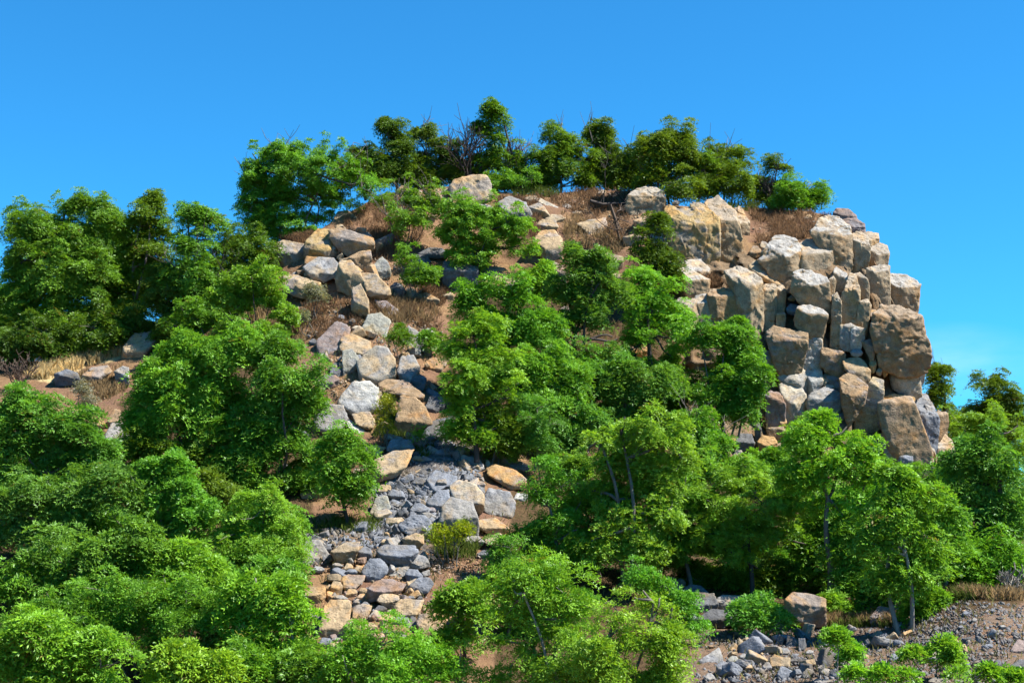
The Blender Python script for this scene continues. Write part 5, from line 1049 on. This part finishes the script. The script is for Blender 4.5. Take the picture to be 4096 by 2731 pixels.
# --- central thicket
CE = "trees in the middle of the slope"
tree("central_tree", "tree leaning over the shaded pair of blocks, left of the tallest central one", (1150,950), [(1110,680,50,28),(1180,690,60,36),(1090,730,50,40),(1180,760,80,50),(1130,800,60,40),(1250,760,40,40)], "mid", "sumac", 1.15, group=CE, dd=-.4, stems=3)
tree("central_tree", "slim sapling in front of the tan boulder", (1232,760), [(1235,630,36,24),(1225,655,36,18),(1250,690,24,26)], "bright", "sumac", .95, group=CE, dd=-.5, bark="dark")
tree("central_tree", "tallest central tree with a dark rounded top", (1350,930), [(1345,600,52,28),(1365,640,62,34),(1310,680,45,36),(1390,690,50,45),(1340,740,75,45),(1400,770,50,45),(1290,800,50,40)], "cool", "sumac", 1.15, group=CE, dd=-.7, stems=3, bark="dark")
tree("central_tree", "twin-stemmed tree with bright top leaves below the dark ledge tree", (1490,880), [(1470,640,45,26),(1510,690,70,36),(1460,710,45,36),(1545,740,45,40),(1490,780,60,40),(1560,790,40,50),(1440,800,40,40)], "bright", "robinia", 1.0, group=CE, dd=-.8, stems=2, bark="dark")
tree("central_tree", "bright yellow-green tree at the left front of the central thicket", (1095,1040), [(1100,770,55,32),(1060,810,55,40),(1130,830,60,40),(1060,880,60,40),(1130,900,70,45),(1050,950,40,36)], "yellow", "robinia", 1.2, group=CE, dd=-.9, bark="dark")
tree("central_tree", "wide leafy tree spilling down in front of the brown shaded boulder", (1240,1000), [(1210,840,70,40),(1270,850,60,40),(1180,900,60,45),(1250,920,80,36),(1310,890,50,36)], "mid", "sumac", 1.2, group=CE, dd=-.9, stems=3)
tree("central_tree", "shaded tree low under the tallest central one", (1350,960), [(1330,850,60,40),(1400,860,50,40),(1360,910,60,34)], "cool", "sumac", 1.1, group=CE, dd=-.6)
tree("central_tree", "leafy shrub on the slope between the twin-stemmed tree and the robinia", (1450,985), [(1430,880,50,32),(1490,900,50,36),(1450,930,70,36),(1540,880,40,40)], "cool", "sumac", 1.2, group=CE, dd=-.9, stems=3)
tree("central_tree", "dense glossy shrub against the lower left of the cliff", (1680,985), [(1680,755,36,24),(1640,790,50,32),(1710,800,48,36),(1660,850,80,45),(1720,880,50,45),(1640,910,60,40),(1690,940,55,36)], "mid", "sumac", 1.35, group=CE, dd=-1.3, stems=5)
tree("central_tree", "pale feathery sapling under the left front of the thicket", (1225,1060), [(1220,930,45,28),(1250,970,50,32),(1200,1000,50,32),(1250,1030,40,26)], "cool", "fine", 1.2, group=CE, dd=-1.0)
tree("central_tree", "dark bush in the shade at the trunk of the bright yellow-green tree", (1130,1050), [(1110,980,60,32),(1170,990,50,36),(1150,1030,50,26)], "deep", "sumac", 1.1, group=CE, dd=-.5, stems=3)
tree("robinia_tree", "big bright robinia in the centre with a broad flat crown", (1450,1330), [(1430,985,80,30),(1370,1020,65,32),(1500,1020,75,36),(1560,1060,40,40),(1430,1070,100,40),(1400,1130,90,40),(1510,1120,70,45),(1450,1190,80,40),(1530,1190,50,40)], "yellow", "robinia", 1.25, group=CE, dd=-1.5, stems=2)
tree("robinia_tree", "slender robinia left of the big bright one", (1290,1320), [(1260,1060,40,28),(1280,1110,55,36),(1240,1150,40,36),(1300,1170,60,45),(1260,1220,50,36),(1310,1240,45,36)], "mid", "fine", 1.3, group=CE, dd=-1.2)
tree("central_tree", "twiggy bush right of the big robinia under the glossy shrub", (1610,1100), [(1590,980,40,28),(1640,1010,50,30),(1610,1050,60,30)], "mid", "sumac", .95, group=CE, dd=-.9, stems=4, leafless=8)
# --- right woodland
RW = "trees at the foot of the cliff"
tree("robinia_tree", "bright green tree rising highest in front of the cliff foot", (1900,1380), [(1885,975,28,20),(1900,1010,60,30),(1850,1040,60,34),(1950,1060,60,40),(1890,1090,90,40),(1830,1110,50,36),(1990,1110,40,40),(1900,1160,90,40)], "yellow", "robinia", 1.2, group=RW, skirt=0, dd=-1.2)
tree("robinia_tree", "small dark tree against the cliff behind the bright one", (1845,1070), [(1850,1000,28,26),(1840,1030,36,26)], "deep", "sumac", 1.2, group=RW, skirt=0, dd=-.5)
tree("robinia_tree", "tree whose forked dark trunk shows left of the cube-like boulder", (1722,1405), [(1720,1120,60,30),(1670,1160,55,36),(1770,1170,70,40),(1710,1220,90,40),(1650,1250,50,40),(1790,1250,60,40),(1720,1290,80,34)], "bright", "robinia", 1.15, group=RW, skirt=0, dd=.9, bark="dark")
tree("robinia_tree", "leafy tree left of the forked-trunk one, behind the shaded rock group", (1590,1340), [(1570,1120,50,34),(1610,1170,55,40),(1560,1210,60,40),(1600,1260,70,40),(1540,1270,50,40)], "mid", "robinia", 1.15, group=RW, skirt=0, dd=-.6)
tree("robinia_tree", "tree with a thin dark stem right of the cube-like boulder", (1895,1415), [(1880,1190,60,34),(1930,1220,60,40),(1860,1260,50,36),(1920,1290,55,36),(1880,1330,50,30)], "mid", "sumac", 1.1, group=RW, skirt=0, dd=1.9, bark="dark")
tree("robinia_tree", "tree with pale double trunk at the edge of the mound", (2075,1440), [(2080,1110,40,28),(2050,1150,60,36),(2120,1170,55,40),(2060,1220,80,40),(2130,1240,50,40),(2020,1270,50,40),(2110,1300,60,36),(2060,1340,60,30)], "bright", "sumac", 1.15, group=RW, skirt=0, dd=-.6, stems=2, bark="pale")
tree("robinia_tree", "dark tree with a straight trunk near the right edge", (2258,1350), [(2270,1040,50,30),(2220,1080,40,36),(2300,1090,50,40),(2260,1140,70,40),(2230,1190,45,36),(2310,1190,45,40),(2270,1230,60,30)], "cool", "sumac", 1.2, group=RW, skirt=0, dd=1.5, bark="dark", tr=.15)
tree("robinia_tree", "tree filling the gap between the pale trunk and the dark straight one", (2180,1400), [(2170,1190,40,36),(2180,1250,50,40),(2160,1310,50,36)], "mid", "sumac", 1.05, group=RW, skirt=0, dd=1.5)
tree("robinia_tree", "bright tree behind the dark straight-trunked one at the right edge", (2300,1210), [(2240,980,60,34),(2310,990,60,40),(2210,1030,40,36),(2330,1060,50,40)], "bright", "robinia", 1.15, group=RW, Dabs=50)
tree("robinia_tree", "thin sparse tree against the sky right of the cliff", (2165,1150), [(2155,855,24,18),(2160,890,32,26),(2150,930,30,26),(2170,975,36,30),(2190,1020,36,36)], "deep", "sumac", .8, group=RW, Dabs=54, skirt=0, leafless=6)
tree("robinia_tree", "dark rounded tree against the sky at the right edge", (2280,1200), [(2270,890,45,22),(2240,920,45,28),(2310,930,50,36),(2260,960,70,40),(2320,990,50,50),(2220,1000,50,44),(2280,1040,70,50)], "deep", "sumac", 1.2, group=RW, Dabs=57, skirt=0)
tree("robinia_tree", "bushy tree at the right cliff corner's foot", (2200,1240), [(2200,1090,36,36),(2210,1140,40,40),(2180,1170,36,36)], "mid", "sumac", 1.15, group=RW, skirt=0, dd=.5)
tree("robinia_tree", "tree in the middle of the row behind the cube-like boulder", (1990,1420), [(1980,1160,50,36),(2000,1220,55,36),(1970,1290,50,36),(2010,1330,40,36)], "bright", "sumac", 1.05, group=RW, skirt=0, dd=2.6)
tree("low_shrub", "rounded dark shrub left of the cube-like boulder", (1752,1448), [(1750,1405,50,24),(1735,1425,40,20),(1780,1425,36,20)], "cool", "sumac", 1.4, group=RW, skirt=0, dd=-.7, cat="shrub", stems=4)
tree("low_shrub", "leafy shrub right of the cube-like boulder", (1930,1448), [(1925,1400,36,24),(1955,1420,36,20)], "bright", "sumac", 1.2, group=RW, skirt=0, dd=1.3, cat="shrub", stems=3)
tree("low_shrub", "shrub around the foot of the pale double trunk", (2120,1420), [(2130,1385,36,24),(2100,1400,30,18)], "mid", "sumac", 1.1, group=RW, skirt=0, dd=.1, cat="shrub", stems=3)
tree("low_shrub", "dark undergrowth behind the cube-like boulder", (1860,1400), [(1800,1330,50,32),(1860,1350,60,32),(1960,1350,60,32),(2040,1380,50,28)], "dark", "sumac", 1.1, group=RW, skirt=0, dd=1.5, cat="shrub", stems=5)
tree("low_shrub", "undergrowth under the big robinia beside the shaded rocks", (1500,1330), [(1430,1270,60,32),(1520,1290,60,32),(1590,1310,50,28),(1350,1290,50,30)], "mid", "robinia", 1.1, group=RW, skirt=0, dd=.2, cat="shrub", stems=5)
bare("bare_shrub", "grey dry twigs at the right edge above the mound", (2330,1370), 90, 90, "pale", 8, dd=.8, group=RW, cat="bare shrub", r0=.025)
# --- bottom
BO = "trees at the bottom of the view"
tree("bottom_tree", "fine-leaved robinia at the bottom, right of the talus", (1270,1660), [(1240,1330,60,34),(1190,1370,60,36),(1290,1380,70,40),(1220,1440,80,45),(1320,1460,60,45),(1180,1500,70,45),(1270,1540,90,45)], "bright", "fine", 1.4, group=BO, dd=-.8, stems=3, bark="pale")
tree("bottom_tree", "yellow-green robinia beside the gravel mound", (1470,1680), [(1450,1370,50,28),(1510,1410,50,36),(1410,1430,60,40),(1480,1480,80,45),(1540,1490,40,45),(1400,1540,70,45),(1510,1560,70,40)], "yellow", "fine", 1.4, group=BO, dd=-.8, stems=3)
tree("bottom_tree", "small open tree on the orange earth at the talus foot", (1065,1500), [(1060,1370,42,26),(1040,1400,34,24),(1085,1420,34,26)], "bright", "sumac", .95, group=BO, dd=-.4, bark="dark")
tree("bottom_tree", "leafy tree between the orange earth and the bottom robinia", (1170,1440), [(1160,1280,40,26),(1200,1310,50,32),(1150,1340,40,28),(1190,1380,50,32)], "mid", "fine", 1.2, group=BO, dd=-.5)
tree("bottom_shrub", "low fine-leaved shrub at the bottom in front of the talus", (900,1660), [(880,1470,50,26),(820,1500,60,28),(930,1500,60,32),(790,1540,60,32),(880,1550,90,36),(990,1540,60,32),(1060,1550,60,32)], "bright", "fine", 1.35, group=BO, dd=-1.0, stems=6, bark="pale", cat="shrub")
tree("bottom_shrub", "leafy shrub at the bottom between the talus and the forked trunk", (720,1640), [(700,1530,50,32),(740,1555,40,24)], "mid", "sumac", 1.1, group=BO, dd=-.8, cat="shrub")
tree("mound_sapling", "thin robinia sapling with a white stem on the mound", (1932,1560), [(1920,1462,18,10),(1930,1478,12,7)], "bright", "robinia", 0.3, group=BO, dd=-.3, bark="pale", skirt=0, tr=.02)
tree("mound_sapling", "short robinia sapling in the mound's tree shadow", (1945,1530), [(1955,1495,14,10),(1950,1512,10,7)], "bright", "robinia", 0.3, group=BO, dd=-.4, skirt=0, tr=.02)
tree("mound_sapling", "wide loose sapling on the right part of the mound", (2140,1555), [(2115,1468,23,7),(2160,1488,23,7),(2100,1505,20,6),(2180,1515,15,5)], "bright", "robinia", 0.16, group=BO, dd=-.4, skirt=0, tr=.025, stems=3)
tree("mound_sapling", "leafy saplings along the bottom edge of the mound", (1990,1600), [(1960,1550,18,7),(2030,1548,17,7),(2085,1556,18,7)], "bright", "robinia", 0.14, group=BO, dd=-.5, skirt=0, tr=.02, stems=4)
tree("mound_sapling", "saplings at the bottom right corner of the view", (2250,1600), [(2200,1552,18,7),(2270,1550,18,8),(2325,1560,17,7)], "bright", "robinia", 0.16, group=BO, dd=-.5, skirt=0, tr=.02, stems=4)
# --- undergrowth that closes the woodland floor
UG = "undergrowth shrubs"
for lb, base, lobes, c, kd, dd in [
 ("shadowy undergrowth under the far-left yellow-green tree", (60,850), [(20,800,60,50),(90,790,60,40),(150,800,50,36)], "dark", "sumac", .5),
 ("undergrowth at the left edge between the first and second tree rows", (80,1150), [(40,1090,70,36),(130,1110,70,36),(210,1100,50,34)], "cool", "sumac", .2),
 ("undergrowth below the huge sumac bush", (420,1120), [(350,1050,60,36),(440,1060,70,40),(500,1110,60,30)], "deep", "sumac", .1),
 ("green shrub layer in the middle left slope under the pointed tree", (330,1290), [(280,1220,60,40),(350,1250,60,36),(430,1260,50,30)], "mid", "bush", .1),
 ("shrub layer at the left edge above the fine-leaved bush", (80,1420), [(30,1360,60,36),(110,1380,70,34),(180,1390,60,30)], "mid", "sumac", .0),
 ("shrubs under the light green feathery tree", (560,1400), [(500,1340,50,36),(570,1350,60,36),(640,1340,50,30),(470,1390,50,30)], "mid", "sumac", -.1),
 ("low green shrubs in front of the forked grey trunk", (620,1600), [(590,1550,50,30),(660,1555,50,30),(540,1530,40,36)], "mid", "sumac", -1.3),
 ("leafy undergrowth between the slender and the big robinia", (1360,1300), [(1330,1180,50,44),(1360,1240,55,44),(1320,1090,36,40),(1390,1200,50,50)], "mid", "robinia", -.9),
 ("shrubs under the slender robinia beside the orange earth", (1250,1330), [(1220,1260,45,36),(1270,1290,55,32),(1330,1300,50,28)], "mid", "sumac", -.6),
 ("undergrowth along the foot of the central thicket", (1300,1060), [(1290,980,60,36),(1350,1000,60,36),(1300,1030,50,26)], "cool", "sumac", -.6),
 ("dark undergrowth between the central thicket and the glossy shrub", (1570,960), [(1540,880,40,40),(1580,920,40,36),(1540,940,40,24)], "deep", "sumac", -.3),
 ("bushes filling the slope below the twiggy bush", (1640,1150), [(1620,1090,60,30),(1570,1110,50,36)], "bright", "robinia", -.8),
 ("bright bushes in front of the cliff foot, left of the highest bright tree", (1770,1180), [(1760,1100,50,34),(1720,1090,36,26),(1800,1120,50,36),(1700,1130,50,30)], "bright", "robinia", -.7),
 ("bushes at the very foot of the cliff beside its pale rocks", (2080,1170), [(2050,1110,50,26),(2110,1120,50,26),(2160,1130,40,24)], "mid", "sumac", -.2),
 ("shrub layer between the thin dark stem and the pale double trunk", (1980,1410), [(1960,1250,60,50),(1940,1330,50,40),(2000,1370,50,30)], "mid", "sumac", .2),
 ("shrub layer behind the pale double trunk", (2120,1390), [(2100,1330,60,44),(2160,1350,50,34),(2200,1330,40,36)], "deep", "sumac", .8),
 ("leafy shrubs around the straight dark trunk at the right edge", (2270,1370), [(2230,1300,50,40),(2300,1290,50,44),(2340,1320,40,40),(2260,1340,50,24)], "mid", "sumac", 1.6),
 ("green bushes in the gap behind the right edge trees", (2260,1250), [(2230,1130,60,50),(2300,1150,60,60),(2340,1230,40,40)], "mid", "robinia", 4.0),
 ("green shrubs on the brown soil between the first left rows", (210,1240), [(180,1190,60,30),(250,1210,60,34),(320,1200,40,30),(120,1200,50,26)], "cool", "sumac", .3),
 ("dense shrub filling the hollow right of the pointed tree", (480,1200), [(450,1150,50,36),(500,1130,50,36),(520,1190,50,36)], "deep", "sumac", .3),
 ("low shrub above the split grey boulder beside the feathery tree", (640,1260), [(650,1210,40,30),(600,1180,40,26)], "mid", "sumac", .2),
 ("bush between the feathery tree and the forked grey trunk", (620,1420), [(560,1330,60,36),(640,1350,50,34),(600,1390,70,34)], "mid", "bush", .0),
 ("shady bush behind the trunk fork of the tree left of the cube boulder", (1700,1390), [(1640,1330,60,40),(1700,1340,50,34),(1770,1350,50,30),(1600,1350,40,30)], "deep", "sumac", 1.2),
 ("green bushes behind the trees left of the cube boulder", (1680,1330), [(1640,1240,60,50),(1700,1280,60,50),(1760,1300,60,44),(1600,1290,40,40)], "mid", "sumac", 2.0),
 ("green bushes behind the trees right of the cube boulder", (1950,1350), [(1880,1200,60,50),(1940,1260,60,50),(1850,1290,60,44),(2020,1290,60,50)], "mid", "sumac", 2.4),
 ("leafy bushes below the cliff's lowest blocks", (2020,1260), [(1980,1130,60,30),(2060,1170,60,40),(1920,1180,50,40),(2130,1200,50,40)], "bright", "robinia", 1.0),
 ("undergrowth on the slope right of the orange dirt heap", (1760,1130), [(1700,1070,40,24),(1750,1070,40,24),(1800,1080,40,26)], "mid", "sumac", -.1),
 ("undergrowth behind the yellow-green robinia at the bottom", (1560,1500), [(1540,1400,50,40),(1480,1350,50,30),(1580,1450,36,40)], "mid", "fine", .5),
 ("undergrowth behind the fine-leaved bottom robinia", (1250,1480), [(1230,1360,60,40),(1300,1400,60,40),(1180,1440,50,40),(1260,1470,60,40)], "mid", "fine", .5),
 ("leafy branches at the bottom edge between the two bottom robinias", (1350,1680), [(1340,1500,50,45),(1370,1560,60,36),(1300,1560,60,30)], "bright", "fine", -.9),
 ("shrubs at the bottom edge under the forked trunk's right side", (800,1660), [(760,1560,50,26),(830,1560,60,26)], "bright", "fine", -1.0)]:
    tree("undergrowth_shrub", lb, base, lobes, c, kd, 1.15, dd=dd, group=UG, stems=4, cat="shrub", skirt=0)
# --- dead wood
def dead_branch(name, label, pts, side, color, dd=-.4):
    rg = np.random.default_rng(len(pts) * 77); P_ = np.array(pts, float)
    D = float(DF(P_[:, 0].mean() * VS, P_[:, 1].max() * VS)) + dd
    W_ = PT(P_[:, 0] * VS, P_[:, 1] * VS, D + np.linspace(0, .4, len(P_)))
    c = W_.mean(0); W_ = W_ - c; paths = [(W_, np.linspace(.07, .03, len(W_)))]
    for i in range(side):
        j = int(rg.integers(1, len(W_))); d = np.array([rg.normal() * .6, rg.normal() * .3, rg.normal() * .7]); L = rg.uniform(.4, 1.0)
        p = bend(W_[j], W_[j] + d * L, rg, 6, .12); paths.append((p, np.linspace(.025, .008, 6)))
        for z in range(5):
            k = int(rg.integers(2, 6)); e = d * .3 + rg.normal(size=3) * .2
            paths.append((bend(p[k], p[k] + e, rg, 4, .1), np.linspace(.012, .005, 4)))
    v, f = tube_np(paths, 5)
    o = obj(name, mesh_from(name, v, f, BARK, True), None, tuple(c)); o.color = (*BARKC[color], 1)
    return tag(o, label, "dead branch")
dead_branch("dead_branch", "dead dark branch lying over the cliff rim below the crest trees", [(1355,462),(1385,470),(1415,468),(1440,468),(1470,452),(1490,448)], 14, "dark")
dead_branch("dead_branch", "dead dark branch hanging down the sandy slab at the rim", [(1400,470),(1412,500),(1418,530),(1425,560)], 8, "brown")
dead_branch("fallen_branch", "grey fallen branch lying among the left shoulder trees", [(390,690),(360,697),(330,692),(300,700),(270,690)], 10, "pale", dd=.3)
# ------------------------------------------------------------------ grass
def blades(name, polys, n, h, color, seed, lean=.35, w=.012):
    rg = np.random.default_rng(seed); Vs = []
    for poly in polys:
        P_ = np.array(poly, float); m_ = int(n / len(polys))
        u = rg.uniform(P_[:, 0].min(), P_[:, 0].max(), m_ * 4); v = rg.uniform(P_[:, 1].min(), P_[:, 1].max(), m_ * 4)
        cl = noise3(np.stack([u / 14, v / 14, np.zeros_like(u)], -1), seed) * .5 + .5
        k = in_poly(u, v, poly) & (rg.uniform(size=len(u)) < cl * 1.5 - .15); u, v = u[k][:m_] * VS, v[k][:m_] * VS
        B = PT(u, v, DF(u, v) - .03); m_ = len(B)
        d = np.stack([rg.normal(size=m_) * lean, rg.normal(size=m_) * lean, np.ones(m_)], -1); d /= np.linalg.norm(d, axis=1)[:, None]
        H = h * rg.uniform(.5, 1.25, (m_, 1)); a = rg.uniform(0, 6.28, m_); sd = np.stack([np.cos(a), np.sin(a), 0 * a], -1) * w
        mid = B + d * H * .55; tip = B + d * H + np.stack([rg.normal(size=m_) * .25, rg.normal(size=m_) * .25, -.15 * np.ones(m_)], -1) * H * .6
        Vs.append(np.stack([B - sd, B + sd, mid + sd * .8, tip, mid - sd * .8], 1))
    V = np.concatenate(Vs); m_ = len(V); F = np.arange(m_ * 5).reshape(-1, 5)
    o = obj(name, mesh_from(name, V.reshape(-1, 3), F, DRY, False, {"tint": ('FACE', rg.uniform(.0, .95, m_))}), None, None, color)
    return tag(o, None, None, None, "stuff")
blades("straw_grass", [[(60,872),(140,822),(290,795),(300,812),(180,848),(110,875)]], 5500, .38, (.56, .43, .22), 51, .25)
blades("dry_red_grass", [[(1230,450),(1360,438),(1450,445),(1440,560),(1390,540),(1330,500)], [(1720,482),(1860,490),(1925,500),(1880,545),(1740,560)], [(1550,620),(1640,640),(1680,660),(1630,665),(1620,650)], [(690,690),(830,690),(1020,690),(1010,770),(900,720),(720,790)], [(640,550),(720,540),(700,570)], [(780,505),(880,450),(1000,470),(960,570),(880,610),(810,545)], [(1140,455),(1240,455),(1245,560),(1160,540)], [(980,650),(1040,655),(1020,700),(960,690)]], 33000, .26, (.20, .125, .075), 52, .5, .009)
blades("pale_dry_grass", [[(1290,490),(1380,520),(1450,560),(1420,590),(1300,560)], [(860,690),(1010,700),(1000,750),(880,740)], [(2090,1395),(2180,1365),(2352,1372),(2352,1380),(2200,1374)], [(1900,1432),(2060,1425),(2060,1440),(1900,1440)], [(180,860),(280,840),(290,900),(200,930)],[(560,700),(700,730),(700,800),(560,790)]], 13000, .30, (.26, .185, .10), 53, .4, .010)
blades("green_grass", [[(850,1000),(900,990),(1000,1030),(980,1060)], [(1900,1434),(2080,1425),(2070,1442),(1900,1444)], [(1000,1240),(1100,1250),(1090,1285),(1000,1280)], [(880,900),(910,890),(905,1000),(880,1000)], [(1170,430),(1290,440),(1280,455),(1180,450)], [(720,1200),(880,1190),(860,1230),(720,1225)], [(2100,1385),(2200,1362),(2300,1368),(2250,1376)],[(1600,470),(1750,470),(1740,485),(1610,485)]], 7000, .26, (.10, .14, .03), 54, .4, .010)
blades("mixed_weeds", [[(0,880),(300,860),(420,760),(640,700),(1020,700),(1020,800),(900,990),(1150,1040),(1150,1440),(720,1460),(700,1300),(0,1400)], [(1150,600),(2150,1140),(2352,1380),(1600,1440),(1150,1440)]], 11000, .20, (.15, .145, .06), 55, .5, .010)
blades("mound_weeds", [[(1600,1450),(2200,1385),(2352,1390),(2352,1568),(1620,1568)]], 900, .16, (.15, .15, .06), 56, .5, .010)
print("leaf faces", NLEAF, "objects", len(bpy.data.objects))
